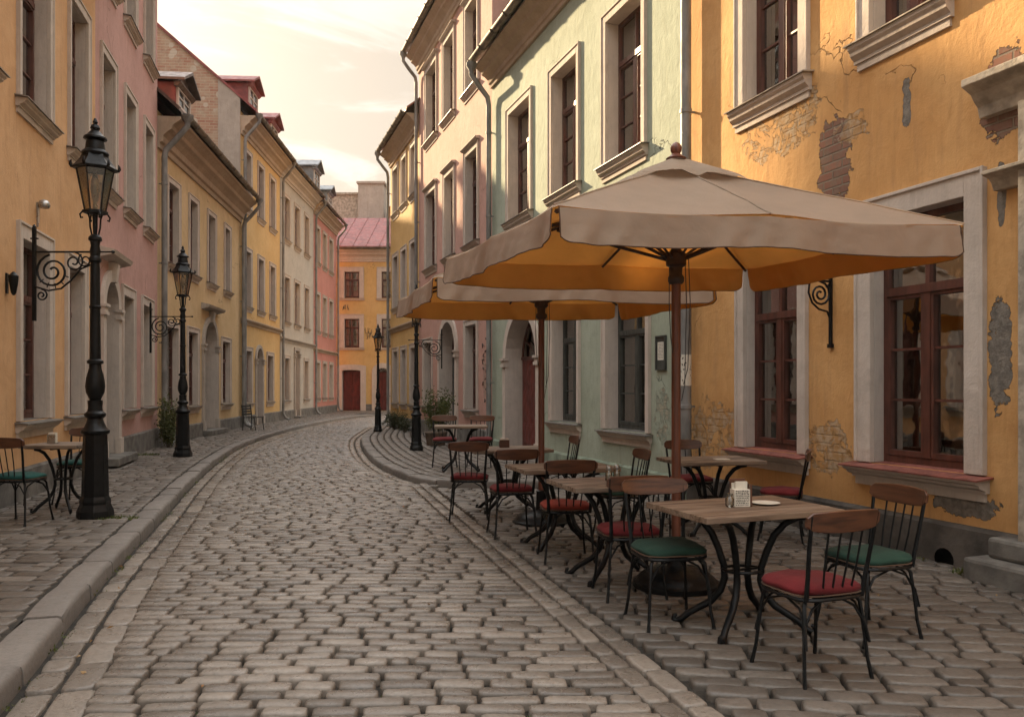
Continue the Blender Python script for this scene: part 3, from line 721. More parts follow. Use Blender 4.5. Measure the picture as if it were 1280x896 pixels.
# colours of the houses
Y1=stucco('ochre plaster',(.56,.30,.10),(.50,.25,.075),seed=1,
  patches=[(2.72,4.12,.42,.55,'brick'),(2.52,3.35,.20,.85,'brick'),(4.20,4.12,.62,.42,'brick'),(.20,4.22,.35,.45,'brick'),(1.18,4.25,.07,.28,'render'),(.28,2.42,.16,.42,'render'),(4.9,1.0,.5,.45,'thin'),(2.62,.95,.35,.5,'thin'),(1.62,3.62,.10,.10,'thin'),(-.1+.42,.55,.35,.18,'thin'),(6.2,4.7,.3,.3,'thin')])
# ---- right side: one straight building line
RD=Vector((-.35,1)).normalized()
def Rp(Y): return (3.68-.35*(Y-6.58),Y)
Aw=Rp(2.2)
WY=Wall(Aw,Rp(10.46))
def shiftu(ps,W,ref): return ps
def uR(W,px): return W.u(px)
def patchlist(W,lst):   # (px, Y-independent z, ru, rz, kind) -> wall coordinates
    return [(W.u(px),z,ru,rz,kd) for px,z,ru,rz,kd in lst]
def zon(W,px,py):
    p=W.pt(W.u(px)); return gz(py,p.y)
def pk(W,px,py,ru,rz,kd): return (W.u(px),zon(W,px,py),ru,rz,kd)
Y1=stucco('ochre plaster',(.60,.345,.14),(.52,.275,.10),seed=1,stain=(.30,.17,.085),wear=.8,streak=.55,
  patches=[pk(WY,972,158,.62,.32,'thin'),pk(WY,1043,198,.21,.46,'brick'),pk(WY,1133,128,.05,.20,'render'),pk(WY,1262,115,.24,.34,'brick'),
           pk(WY,1250,445,.10,.40,'render'),pk(WY,1252,235,.035,.28,'render'),pk(WY,890,540,.45,.42,'thin'),pk(WY,1065,160,.22,.14,'thin'),pk(WY,1205,630,.30,.10,'render'),pk(WY,1035,560,.3,.25,'thin')])
cafe=dict(wood='wood',sill='sillred',tr=.19,tz=.20,reveal=.13,sillw=.15)
upR=dict(curt=3,sh=1.0,wood='wood',sill='capstone',tr=.16,tz=.2,reveal=.16,sillw=.11)
WY,bY=building('ochre café house with flaking plaster and bare brick patches, nearest on the right',Aw,Rp(10.46),0,10.5,Y1,
  [(1072,1234,.80,3.25,cafe),(922,1011,.80,3.15,dict(cafe,tr=.15)),(921,1013,4.77,7.4,upR),(1074,1190,4.77,7.4,upR),(1300,1480,4.77,7.4,upR)],
  doors=[(1292,1490,.36,3.9,dict(arch=False,tr=.2,trim='capstone',mat='door',fan=.5,step=False,impost=False))],cor=(9.9,10.5),plinth=.38,plmat='darkplinth')
roof(bY,WY.L,10.6,mat='tile',seam=0)
# pieces on the right yellow house: stone portal entablature and capital band, plinth drain hole, steps
e=MB(); ua,ub=WY.u(1480)-.1,WY.u(1232)
def ent(z0,z1,o,a,b_): e.prism_x([(-.01,z0),(.07,z0),(.09,z0+(z1-z0)*.3),(o*.5,z0+(z1-z0)*.45),(o*.62,z0+(z1-z0)*.62),(o,z0+(z1-z0)*.8),(o,z1),(-.01,z1+.03)],a,b_)
ent(3.62,3.90,.26,ua,ub); ent(3.02,3.16,.20,ua,WY.u(1250)); 
e.box(WY.u(1345),WY.u(1272,.14),.0,.14,.34,3.62)
e.build('portal_entablature',M['capstone'],bY,bevel=.006)
st=MB(); st.box(WY.u(1480),WY.u(1243),.03,.34,0,.20); st.box(WY.u(1480),WY.u(1257),.028,.20,.20,.36); st.build('step',M['stone'],bY,bevel=.03)
dh=MB(); u0=WY.u(1186); dh.lathe([(.001,.0),(.095,.0),(.095,.004)],(0,0,0),16); 
for i,v in enumerate(dh.v): dh.v[i]=(u0+v[0],.052+v[2],.07+v[1])
dh.build('drain_hole_shade',M['hole_shade'],bY)  # flat black disc; the shade inside the hole is its colour
downpipe(bY,WY.L-.12,10.4,.45,r=.07,zb=.0)
# ---- teal house
TC=(.37,.405,.32); TC2=(.31,.345,.265)
A=Rp(10.46); B=Rp(18.4); WT=Wall(A,B)
Teal=stucco('sage green plaster',TC,TC2,seed=6,stain=(.20,.21,.15),streak=.45,patches=[pk(WT,828,520,.22,.35,'thin')])
lowT=dict(curt=3,wood='darkwood',sill='sillmetal',tr=.13,reveal=.20,sillw=.10); upT=dict(curt=3,sh=.9,wood='wood',sill='sillmetal',tr=.14,reveal=.20,sillw=.11,hat=False)
WT,bT=building('sage green house with arched red door and grey framed ground floor windows',A,B,0,8.9,Teal,
  [(754,814,.84,3.15,lowT),(688,726,.88,3.15,lowT),(754,809,5.03,7.45,upT),(687,726,5.05,7.43,upT),(634,666,5.05,7.5,upT)],
  doors=[(631,677,.12,3.2,dict(mat='door',trim='trim',tr=.19,step=False))],cor=(8.35,8.82),out=.42,plinth=.32,plmat='tealplinth' if 0 else 'stone')
M['tealplinth']=simple('sage plinth',(.20,.24,.18),.85,nscale=4,namp=.3,bscale=24,bstr=.4,bdist=.01)
for o in bpy.data.objects:
    if o.parent==bT and o.name.startswith('plinth'): o.data.materials[0]=M['tealplinth']
roof(bT,WT.L,8.98,mat='greyroof',seam=.6,pitch=38,gmat=M['cornice'],over=.43)
downpipe(bT,WT.L-.12,8.85,.45,xg=WT.L-.12,r=.06,zb=Pg)
dormer(bT,WT.u(660,-.5),1.5,11.1,8.98,yf=-.9,mat='greyroof',rmat='greyroof',pitch=38,over=.43)
# ---- pink house
PC=(.50,.295,.24); PC2=(.44,.25,.20)
A=Rp(18.4); B=Rp(25.6); WP=Wall(A,B)
Pink=stucco('dusty pink plaster',PC,PC2,seed=9,stain=(.33,.24,.17),streak=.4,patches=[pk(WP,606,470,.12,.6,'thin')])
up=dict(curt=3,wood='wood',sill='sillmetal',tr=.13,reveal=.18,sillw=.10); hatw=dict(up,hat=True)
WP,bP=building('dusty pink three storey house with plaster arch doorway beyond the sage house',A,B,Pg,12.0,Pink,
  [(581,599,8.95,11.25,hatw),(554,569,8.95,11.25,hatw),(532,547,8.95,11.25,hatw),(581,599,5.1,7.5,hatw),(555,569,5.1,7.5,hatw),(532,546,5.1,7.5,hatw),
   (581,598,.95,3.2,up),(529.5,541,.95,3.0,up)],
  doors=[(549,573,Pg+.02,3.5,dict(mat='blackdoor',trim='trim',tr=.2,keystone=False))],cor=(11.5,12.05),out=.42,plinth=.5)
roof(bP,WP.L,12.2,mat='darkroof',seam=.6,gmat=Pink,over=.43)
band(bP,WP.u(547),3.55,.22,.13,x0=WP.u(549)) if 0 else band(bP,WP.L,3.72,.16,.08,x0=WP.u(551))
downpipe(bP,WP.L-.1,12.1,.45,r=.055,zb=Pg)
# ---- far yellow (right)
A=Rp(25.6); B=Rp(30.2); WQ=Wall(A,B)
Yq=stucco('warm yellow plaster',(.58,.38,.16),(.51,.32,.12),seed=12,stain=(.36,.25,.13))
sm=dict(wood='wood',sill='sillmetal',tr=.12,reveal=.13,sillw=.08)
WQ,bQ=building('narrow warm yellow house at the right hand street corner behind the bush',A,B,Pg,10.3,Yq,
  [(a,b_,z0,z1,sm) for (z0,z1) in ((7.85,9.6),(4.4,6.4),(.95,2.95)) for (a,b_) in ((491.5,498.5),(501.8,508.8),(513,520.5))],cor=(9.75,10.25),out=.40,plinth=.45)
roof(bQ,WQ.L,10.4,mat='tile',seam=0,gmat=Yq,over=.42)
band(bQ,WQ.L,3.5,.2,.12)
downpipe(bQ,WQ.L-.1,10.3,.43,r=.055,zb=Pg)

# ---- left side
def Lp(Y): return (-5.93-.255*(Y-9.26),Y)
def wl(px):   # Y where the left near wall meets a pixel column
    k=(px-CX)/F; s_=(k*9.26+5.93)/(-.255-k); return 9.26+s_
Yb=wl(119)
A=Lp(Yb); B=Lp(2.0); WL1=Wall(A,B)
Ye2=stucco('apricot plaster',(.62,.38,.20),(.55,.32,.155),seed=15,stain=(.34,.20,.11),streak=.5)
lw=dict(wood='wood',sill='sillmetal',tr=.13,reveal=.17,sillw=.12)
lwg=dict(lw,tr=.16,tz=.2); lwd=dict(lw,reveal=.26)
WL1,bL1=building('tall apricot house at the left edge behind the nearest street lamp',A,B,Pg,8.6,Ye2,
  [(20,64,5.08,7.5,lw),(84,111,5.08,7.5,lw),(-70,-8,5.08,7.5,lw),(20,64,1.08,3.55,lwg),(80.5,107,1.08,3.5,lwg),(-150,-70,1.08,3.5,lwg)],
  cor=(8.0,8.55),plinth=.5)
roof(bL1,WL1.L,8.7,mat='tile',seam=0)
Ys=19.0
A=Lp(18.95); B=Lp(Yb); WL2=Wall(A,B)
Pk2=stucco('rose plaster',(.50,.30,.255),(.44,.26,.22),seed=18,stain=(.30,.17,.13),streak=.55)
WL2,bL2=building('tall rose pink house on the left with hooded arch doorway',A,B,Pg,12,Pk2,
  [(124.5,144.5,5.0,7.45,lw),(154.5,170,5.0,7.4,lwd),(179,191.5,5.0,7.4,lwd),(124.5,144.5,8.72,11.1,lw),(154.5,170,8.72,11.1,lw),(179,191.5,8.72,11.1,lw),
   (151,167.5,1.08,3.48,lwg),(176,190.5,1.08,3.48,lwg)],
  doors=[(125,148,.28,3.6,dict(mat='blackdoor',trim='trim',tr=.2,reveal=.5,step=True,keystone=True))],cor=(11.4,12.0),plinth=.55)
roof(bL2,WL2.L,12.1,mat='tile',seam=0,gmat=Pk2)
# cream house
A2=(-9.43,27.8); B2=(-8.44,19.0); WC=Wall(A2,B2)
Cr=stucco('cream ochre plaster',(.60,.44,.25),(.54,.385,.20),seed=21,stain=(.34,.23,.13),streak=.45)
cw=dict(wood='wood',sill='sillmetal',tr=.13,reveal=.13,sillw=.10)
WC,bC=building('two storey cream ochre house behind the second street lamp on the left',A2,B2,Pg,8.1,Cr,
  [(208,224.5,4.6,6.75,cw),(235,247.5,4.6,6.75,cw),(258.5,269.5,4.6,6.75,cw),(279.5,288,4.6,6.75,cw),(204.5,224,1.0,3.15,dict(cw,framestyle='grid')),(233,248,1.0,3.15,cw),(276,288,1.0,3.1,cw)],
  doors=[(252,271.5,.26,3.6,dict(mat='blackdoor',trim='trimgrey',tr=.17,keystone=True))],cor=(7.2,7.95),out=.55,plinth=.5)
roof(bC,WC.L,8.12,mat='darkroof',seam=.6,pitch=44,gmat=Cr)
downpipe(bC,WC.L-.16,8.05,.58,r=.07,zb=Pg)
downpipe(bC,.12,8.05,.58,r=.06,zb=Pg)
dormer(bC,WC.u(240,-.1),1.3,9.75,8.12,yf=-.35,mat='redroof',rmat='darkroof',pitch=44)
# yellow three-storey with brick gable
A3=(-9.75,33.6); B3=(-9.43,27.8); W3=Wall(A3,B3)
Y3=stucco('golden yellow plaster',(.62,.42,.19),(.56,.36,.15),seed=24,stain=(.36,.24,.12),streak=.4)
mBrick,nt,b=newmat('old gable brick'); co=objco(nt); uv,sp=xz(nt,co,'Y'); br=brick_nodes(nt,uv,(.33,.17,.115),(.40,.25,.17),(.42,.35,.26),1.15)
c_=mixc(nt,mapr(nt,noi(nt,co,2.2,6,.7),.42,.66,0,.85),br.outputs['Color'],(.40,.33,.24)); c_=mixc(nt,mapr(nt,noi(nt,co,5,6,.7),.5,.75,0,.5),c_,(.20,.11,.08))
vr=N(nt,'ShaderNodeTexVoronoi'); L(nt,co,vr.inputs['Vector']); vr.inputs['Scale'].default_value=2.2
blk=mth(nt,'MULTIPLY',mapr(nt,vr.outputs['Distance'],.25,.3,1,0),mapr(nt,noi(nt,co,.6,2),.5,.56)); c_=mixc(nt,blk,c_,(.46,.40,.32))
L(nt,c_,b.inputs['Base Color']); b.inputs['Roughness'].default_value=.95; bump(nt,b,mth(nt,'MULTIPLY',br.outputs['Fac'],-1),.6,.015); M['gbrick']=mBrick
W3,b3=building('golden yellow three storey house with exposed brick gable and red dormers',A3,B3,Pg,11.1,Y3,
  [(a,b_,z0,z1,dict(sm,tr=.13)) for (z0,z1) in ((7.9,10.0),(4.4,6.5)) for (a,b_) in ((304.5,314.5),(321.5,330),(336.5,344))]+
  [(303,315,.95,2.95,dict(sm,wood='door',curt=0)),(333,341.5,.95,2.9,sm)],
  doors=[(318.5,328.5,Pg+.02,3.1,dict(mat='browndoor',trim='trimgrey',tr=.13,step=False))],cor=(10.3,10.95),out=.5,plinth=.5)
roof(b3,W3.L,11.12,D=8.4,mat='redroof',seam=.6,pitch=43,gable=None,ov=.10)
gw=MB(); zz=11.05; hh=math.tan(R(43))*4.2
sz=lambda y:slope_z(11.12,y,8.4,43)-.075
gw.prism_x([(-.75,5.0),(-.75,sz(-.75)),(-4.2,sz(-4.2)),(-8.3,zz+.05),(-8.3,5.0)],W3.L-.02,W3.L+.035); gw.build('brick_gable',M['gbrick'],b3)
gp2=MB(); gp2.prism_x([(-.002,7.0),(-.002,sz(0)),(-.75,sz(-.75)),(-.75,7.0)],W3.L-.02,W3.L+.07); gp2.build('gable_render',M['trimgrey'],b3)
band(b3,W3.L,3.72,.22,.14)
dormer(b3,W3.u(306,-.9),1.35,13.25,11.12,yf=-.6,pitch=43,D=8.4); dormer(b3,W3.u(333,-.9),1.35,12.95,11.12,yf=-.6,pitch=43,D=8.4)
chimney(b3,W3.L-1.5,W3.L-.7,-4.4,-3.5,14.0,16.4,'capstone')
downpipe(b3,W3.L-.12,11.05,.53,r=.06,zb=Pg,xg=W3.L-.12); 
for i in (0,.18):
    a_=MB(); a_.tube([(W3.L-1.2+i,-4.0,16.5),(W3.L-1.2+i,-4.0,17.3)],.015,5); a_.box(W3.L-1.3+i,W3.L-1.1+i,-4.01,-3.99,17.1,17.13); a_.build('antenna',M['iron'],b3)
# white
A4=(-9.95,40.1); B4=A3; W4=Wall(A4,B4)
Wh=stucco('off white plaster',(.50,.455,.39),(.44,.40,.34),seed=27,stain=(.33,.28,.22),streak=.45)
W4,b4=building('off white house with grey dormers between the golden and coral houses',A4,B4,Pg,11.1,Wh,
  [(a,b_,z0,z1,sm) for (z0,z1) in ((7.9,9.85),(4.35,6.4)) for (a,b_) in ((354.7,362.4),(367.4,374.8),(380,386.4))]+[(354.7,362,.95,2.9,sm),(379.5,385.5,.95,2.9,sm)],
  doors=[(367.2,374,.2,3.3,dict(arch=False,mat='browndoor',trim='trimgrey',tr=.14,fan=.4))],cor=(10.35,10.95),out=.45,plinth=.5,cormat='trim')
roof(b4,W4.L,11.12,mat='greyroof',seam=.6,gmat=M['trimgrey'])
band(b4,W4.L,3.45,.2,.12,'trimgrey')
dormer(b4,W4.u(386,-1),1.5,13.3,11.12,yf=-.6,mat='greyroof',rmat='greyroof'); dormer(b4,W4.u(401,-1),1.2,12.8,11.12,yf=-.5,mat='greyroof',rmat='greyroof')
chimney(b4,W4.L-1.1,W4.L-.2,-3.6,-2.9,13.0,14.6,'capstone')
downpipe(b4,W4.L-.1,11.05,.48,r=.055,zb=Pg)
# coral
A5=(-10.13,46.2); B5=A4; W5=Wall(A5,B5)
Co=stucco('coral plaster',(.56,.25,.20),(.49,.21,.165),seed=30,stain=(.38,.22,.16),streak=.4)
W5,b5=building('coral pink house last on the left side of the street',A5,B5,Pg,10.9,Co,
  [(a,b_,z0,z1,sm) for (z0,z1) in ((7.9,9.8),(4.4,6.4),(.95,2.9)) for (a,b_) in ((394,400),(403,408.2),(411,416))],cor=(10.2,10.8),out=.45,plinth=.5)
roof(b5,W5.L,10.95,mat='tile',seam=0,gmat=Co)
band(b5,W5.L,3.3,.2,.12)
downpipe(b5,W5.L-.1,10.9,.48,r=.055,zb=Pg); downpipe(b5,.12,10.9,.48,r=.055,zb=Pg)
# end building
A6=(0,47.6); B6=(-12.5,47.6); W6=Wall(A6,B6)
Ed=stucco('deep yellow plaster',(.60,.40,.17),(.54,.35,.13),seed=33,stain=(.38,.22,.10))
ew=dict(wood='wood',sill='trim',tr=.28,tz=.28,reveal=.15,sillw=.06,apron=False,curt=2)
W6,b6=building('deep yellow house with red standing seam roof closing the street end',A6,B6,Pg,9.75,Ed,
  [(a,b_,z0,z1,ew) for (z0,z1) in ((6.8,8.65),(3.85,5.85)) for (a,b_) in ((424.5,455),(471,497))],
  doors=[(420.8,457.5,Pg+.02,2.85,dict(arch=True,flat=.12,mat='door',trim='trim',tr=.32,reveal=.3,impost=False,step=False)),(465,492,Pg+.02,2.95,dict(arch=True,flat=.8,mat='door',trim='trim',tr=.3,reveal=.3,impost=False,step=False))],
  cor=(8.95,9.65),out=.4,plinth=.5,cormat='trim')
roof(b6,W6.L,9.8,D=9,pitch=29,mat='redroof',seam=.75,gmat=Ed)
# scribbled graffiti on the end wall
gf=MB(); rr=random.Random(3)
for (px,py,n_) in ((433,384,3),(455,414,5),(463,420,5)):
    for k_ in range(n_):
        u=W6.u(px)-k_*.16+.2; z=gz(py,47.6); pts=[(u+rr.uniform(-.08,.08),.012,z+rr.uniform(-.2,.2)) for _ in range(5)]; gf.tube(pts,.012,4)
gf.build('graffiti',M['ink'],b6)
gf=MB()
for k_ in range(9):
    u=WT.u(668)+rr.uniform(-.12,.14); z=1.0+k_*.09
    gf.tube([(u,-.300,z),(u+.05,-.300,z+.03),(u+.1,-.300,z-.01)],.006,4)
gf.build('graffiti',M['paper'],bT)
gf=MB(); 
for k_ in range(12):
    u=WP.u(606)+rr.uniform(-.2,.2); z=1.2+k_*.13
    gf.tube([(u+rr.uniform(-.09,.09),.008,z+rr.uniform(-.06,.06)) for _ in range(4)],.009,4)
gf.build('graffiti',M['rust'],bP)
# grey block behind
bg=thing('firewall_block','plain grey rendered block rising behind the red roof','building',(-12,57,0))
mb=MB(); mb.box(-2.5,1.9+.1,0,6,0,15.2); mb.box(-2.6,2.05,-.1,6.1,15.2,15.35); mb.build('wall',M['capstone'],bg)
mb=MB(); mb.box(1.15,2.95,-.6,1.2,0,15.85); mb.box(1.05,3.05,-.7,1.3,15.85,16.0); mb.build('chimney',M['trimgrey'],bg)
bh=thing('brick_chimney','small red brick chimney behind the right end of the red roof','chimney',(-8.6,56,0))
mb=MB(); mb.box(0,1.6,0,1.2,8,14.0); mb.box(-.08,1.68,-.08,1.28,14.0,14.15); mb.build('chimney_stack',M['tile'],bh)

# ------------------------------------------------------------------ street lamps
def spiral(cx,cz,r0,r1,a0,turns,n=26,y=0):
    return [(cx+(r0+(r1-r0)*i/n)*math.cos(a0+turns*2*math.pi*i/n),y,cz+(r0+(r1-r0)*i/n)*math.sin(a0+turns*2*math.pi*i/n)) for i in range(n+1)]
def make_lamp():
    t=thing('street_lamp','x','street lamp')
    b=MB(); b.lathe([(.195,0),(.205,.03),(.20,.09),(.165,.17),(.172,.20),(.165,.225),(.148,.26),(.142,.55),(.135,.86),(.128,1.0)],n=8,rot=R(22.5)); b.build('base',M['iron'],t,bevel=.006)
    p=MB(); p.lathe([(.12,.98),(.155,1.0),(.158,1.03),(.12,1.07),(.095,1.13),(.085,1.17),(.115,1.20),(.118,1.23),(.085,1.26),(.078,1.30),(.082,1.36),(.082,1.385),(.060,1.39),
        (.10,1.48),(.108,1.55),(.10,1.63),(.085,1.70),(.068,1.76),(.066,1.81),(.09,1.82),(.09,1.85),(.062,1.87),(.058,2.2),(.056,2.46),(.064,2.47),(.064,2.49),(.056,2.50),(.052,2.95),(.049,3.0),(.068,3.02),(.068,3.05),(.052,3.08),(.06,3.14),(.048,3.2),(.055,3.25),(.075,3.27),(.072,3.30),(.045,3.33)],n=20)
    p.build('post',M['iron'],t,smooth=35)
    # lantern cradle
    c=MB()
    for k in range(4):
        a=R(45+90*k); d=Vector((math.cos(a),math.sin(a),0))
        pts=[(.03,3.30),(.055,3.42),(.06,3.52),(.08,3.58),(.13,3.60),(.165,3.55),(.155,3.51),(.135,3.52)]
        c.tube([tuple(d*r_+Vector((0,0,z))) for r_,z in pts],.011,6)
    c.tube([(0,0,3.28),(0,0,3.62)],.02,8); c.build('cradle',M['iron'],t,smooth=40)
    hx=[R(30+60*k) for k in range(6)]
    z0,z1,r0,r1=3.60,4.10,.108,.198
    l=MB()
    l.lathe([(.05,z0-.03),(.135,z0-.02),(.138,z0+.012),(.10,z0+.02)],n=6,rot=R(30))
    for a in hx: l.tube([(r0*math.cos(a),r0*math.sin(a),z0),(r1*math.cos(a),r1*math.sin(a),z1)],.0095,4)
    l.tube([(r1*math.cos(a),r1*math.sin(a),z1) for a in hx],.016,4,closed=True)
    lf=l.build('lantern_frame',M['iron'],t)
    g_=MB()
    for i in range(6):
        a,b_=hx[i],hx[(i+1)%6]; s=.985
        q=[(r0*s*math.cos(a),r0*s*math.sin(a),z0+.015),(r0*s*math.cos(b_),r0*s*math.sin(b_),z0+.015),(r1*s*math.cos(b_),r1*s*math.sin(b_),z1-.012),(r1*s*math.cos(a),r1*s*math.sin(a),z1-.012)]
        g_.quad(*q)
    g_.build('lantern_glass',M['lampglass'],t)
    bu=MB(); bu.lathe([(.02,3.62),(.028,3.66),(.02,3.70),(.035,3.76),(.05,3.86),(.045,3.96),(.03,4.02),(.02,4.08)],n=12); bu.build('burner',M['steel'],t,smooth=40)
    r_=MB(); r_.lathe([(.25,4.095),(.255,4.112),(.21,4.15),(.16,4.22),(.135,4.28)],n=6,rot=R(30))
    r_.lathe([(.14,4.26),(.15,4.285),(.145,4.30),(.11,4.33),(.10,4.42),(.09,4.44),(.13,4.455),(.125,4.475),(.09,4.50),(.06,4.54),(.04,4.555),(.055,4.585),(.04,4.62),(.02,4.63),(.03,4.655),(.012,4.70)],n=16)
    for a in hx:
        x,y=.25*math.cos(a),.25*math.sin(a); r_.tube([(x*.97,y*.97,4.10),(x*1.03,y*1.03,4.13),(x*1.02,y*1.02,4.16),(x*.98,y*.98,4.185)],[.016,.02,.014,.004],6)
    r_.build('lantern_roof',M['iron'],t,smooth=35)
    br=MB()
    br.tube([(.05,0,3.13),(-.72,0,3.13)],.012,6); br.tube([(.05,0,3.13),(.20,0,3.13)],.01,6); br.lathe([(.004,-.02),(.022,-.01),(.022,.01),(.004,.02)],(.21,0,3.13),8)
    br.box(-.735,-.70,-.018,.018,2.32,3.42); br.lathe([(.004,-.02),(.022,0),(.004,.025)],(-.717,0,3.43),8); br.box(-.76,-.67,-.01,.01,3.28,3.295)
    br.tube(spiral(-.50,2.90,.20,.035,R(100),2.1,40),.013,6)
    br.tube(spiral(-.25,3.01,.115,.02,R(80),-1.6,26),.010,6)
    br.tube(spiral(-.12,3.03,.085,.02,R(120),1.4,20),.009,6)
    br.tube([(-.70,0,2.72),(-.55,0,2.675),(-.40,0,2.70),(-.28,0,2.80),(-.17,0,2.93),(-.05,0,2.98)],.011,6)
    br.tube(spiral(-.63,2.62,.07,.015,R(90),-1.5,20),.010,6)
    for k in range(5): a=R(-140+k*30); br.tube([(-.5+.14*math.cos(a),0,2.90+.14*math.sin(a)),(-.5+.2*math.cos(a),0,2.9+.2*math.sin(a))],.007,4)
    br.build('scroll_bracket',M['iron'],t,smooth=40)
    return t
lamp=make_lamp()
LS=[(gp(119,8.57),8.57,.91,0,'tall black cast iron street lamp beside the left café table, nearest of the lamps'),
    (gp(228.5,16.05),16.05,.90,0,'black street lamp in front of the cream ochre house, second along the left pavement'),
    (gp(520.5,17.7),17.7,.78,math.pi,'black street lamp half hidden under the amber umbrella edge on the right pavement'),
    (gp(472.5,25.1),25.1,.72,math.pi,'small distant street lamp before the yellow house at the street end')]
for i,(x,y,s,rz,lb) in enumerate(LS):
    o=lamp if i==0 else copy_tree(lamp)
    o.location=(x,y,Pg); o.scale=(s,s,s); o.rotation_euler=(0,0,rz); tag(o,lb,'street lamp','cast iron street lamps')
o=[c for c in bpy.data.objects if c.parent and c.parent.name=='street_lamp.003' and c.name.startswith('scroll')]
for c in o: bpy.data.objects.remove(c)

# ------------------------------------------------------------------ café furniture
def make_chair():
    t=thing('cafe_chair','x','chair')
    W,D=.205,.19
    def ring(y,z,k=1.0,n=24):
        out=[]
        for i in range(n):
            a=2*math.pi*i/n; p=.5
            out.append((W*k*math.copysign(abs(math.cos(a))**p,math.cos(a)),D*k*math.copysign(abs(math.sin(a))**p,math.sin(a))+.01,z))
        return out
    f=MB(); f.tube(ring(0,.435),.010,6,closed=True); f.lathe([(.17,.437),(.17,.443)],n=20)
    f.build('seat_frame',M['iron'],t,smooth=50)
    n=32; cu=MB(); prof=[(.90,.445),(1.0,.455),(1.035,.472),(1.0,.490),(.88,.503),(.60,.510),(.3,.512)]
    vs=[]
    for k,z in prof:
        for x,y,_ in ring(0,0,k,n):
            nz=(noise.noise(Vector((x*7,y*7,z*3+1)))*.014+abs(noise.noise(Vector((x*16,y*5,2))))*-.008*(z>.485))
            vs.append((x,y,z+nz+(-.006 if z>.48 and abs(x)>.17 else 0)))
    fs=[(i*n+j,i*n+(j+1)%n,(i+1)*n+(j+1)%n,(i+1)*n+j) for i in range(len(prof)-1) for j in range(n)]+[tuple(range((len(prof)-1)*n,len(prof)*n)),tuple(range(n))[::-1]]
    cu.add(vs,fs); c=cu.build('cushion',M['red'],t,smooth=70)
    pp=MB(); pp.tube(ring(0,.455,1.02,32),.0045,5,closed=True); pp.build('piping',M['piping'],c,smooth=60)
    for sx in (-1,1):
        for sy in (-1,1):
            l=MB(); x0,y0=sx*.165,sy*.145+.01
            l.tube([(x0*.9,y0*.9,.436),(x0*1.06,y0*1.06,.40),(x0*1.12,y0*1.14,.30),(x0*1.2,y0*1.26,.12),(x0*1.28,y0*1.40,.012)],[.011,.011,.010,.0095,.011],7)
            l.tube([(x0*1.28,y0*1.40,0),(x0*1.28,y0*1.40,.014)],.014,8)
            l.build('leg',M['iron'],t,smooth=50)
    br=MB()      # bent hoops between the legs
    for sy in (-1,1):
        y=sy*.16+.01
        br.tube([(-.20,y*1.12,.20),(-.185,y*1.05,.30),(-.13,y*.98,.385),(-.05,y*.9,.425),(.05,y*.9,.425),(.13,y*.98,.385),(.185,y*1.05,.30),(.20,y*1.12,.20)],.007,6)
    for sx in (-1,1):
        x=sx*.18
        br.tube([(x*1.1,-.185,.20),(x*1.04,-.165,.30),(x*.98,-.11,.385),(x*.95,0,.425),(x*.98,.12,.385),(x*1.04,.18,.30),(x*1.1,.20,.20)],.007,6)
    br.build('leg_brace',M['iron'],t,smooth=50)
    for sx in (-1,1):
        p=MB(); p.tube([(sx*.175,-.155,.43),(sx*.182,-.175,.55),(sx*.195,-.20,.70),(sx*.203,-.228,.86)],[.011,.010,.0095,.009],7,flat=1.3); p.build('back_post',M['iron'],t,smooth=50)
    for k,x in enumerate((-.105,-.035,.035,.105)):
        p=MB(); bow=.03*(1-(x/.2)**2)
        p.tube([(x*.8,-.165,.435),(x*.95,-.19-bow*.4,.60),(x,-.215-bow,.80)],.0055,6); p.build('spindle',M['iron'],t,smooth=50)
    r_=MB(); n=18; vs=[]
    for i in range(n+1):
        u=-1+2*i/n; x=.225*u; yy=-.222-.035*(1-u*u)+.012; zt=.884-.012*u*u-(.02 if abs(u)>.97 else 0); zb=.772+.02*abs(u)**3+(.015 if abs(u)>.97 else 0)
        tt=.009
        for (dy,z) in ((tt,zb+.004),(tt,zt-.004),(tt*.5,zt),(-tt*.5,zt),(-tt,zt-.004),(-tt,zb+.004),(-tt*.5,zb),(tt*.5,zb)):
            vs.append((x,yy+dy-(z-.8)*.18,z))
    fs=[(i*8+j,i*8+(j+1)%8,(i+1)*8+(j+1)%8,(i+1)*8+j) for i in range(n) for j in range(8)]+[tuple(range(8))[::-1],tuple(range(n*8,n*8+8))]
    r_.add(vs,fs); r_.build('top_rail',M['rail'],t,smooth=40)
    return t
chair=make_chair()
cmesh={}
base_c=[o for o in bpy.data.objects if o.parent==chair and o.name.startswith('cushion')][0]
for k in ('red','orange','green','teal'):
    me=base_c.data.copy(); me.materials[0]=M[k]; cmesh[k]=me
def face(dx,dy): return math.atan2(-dx,dy)
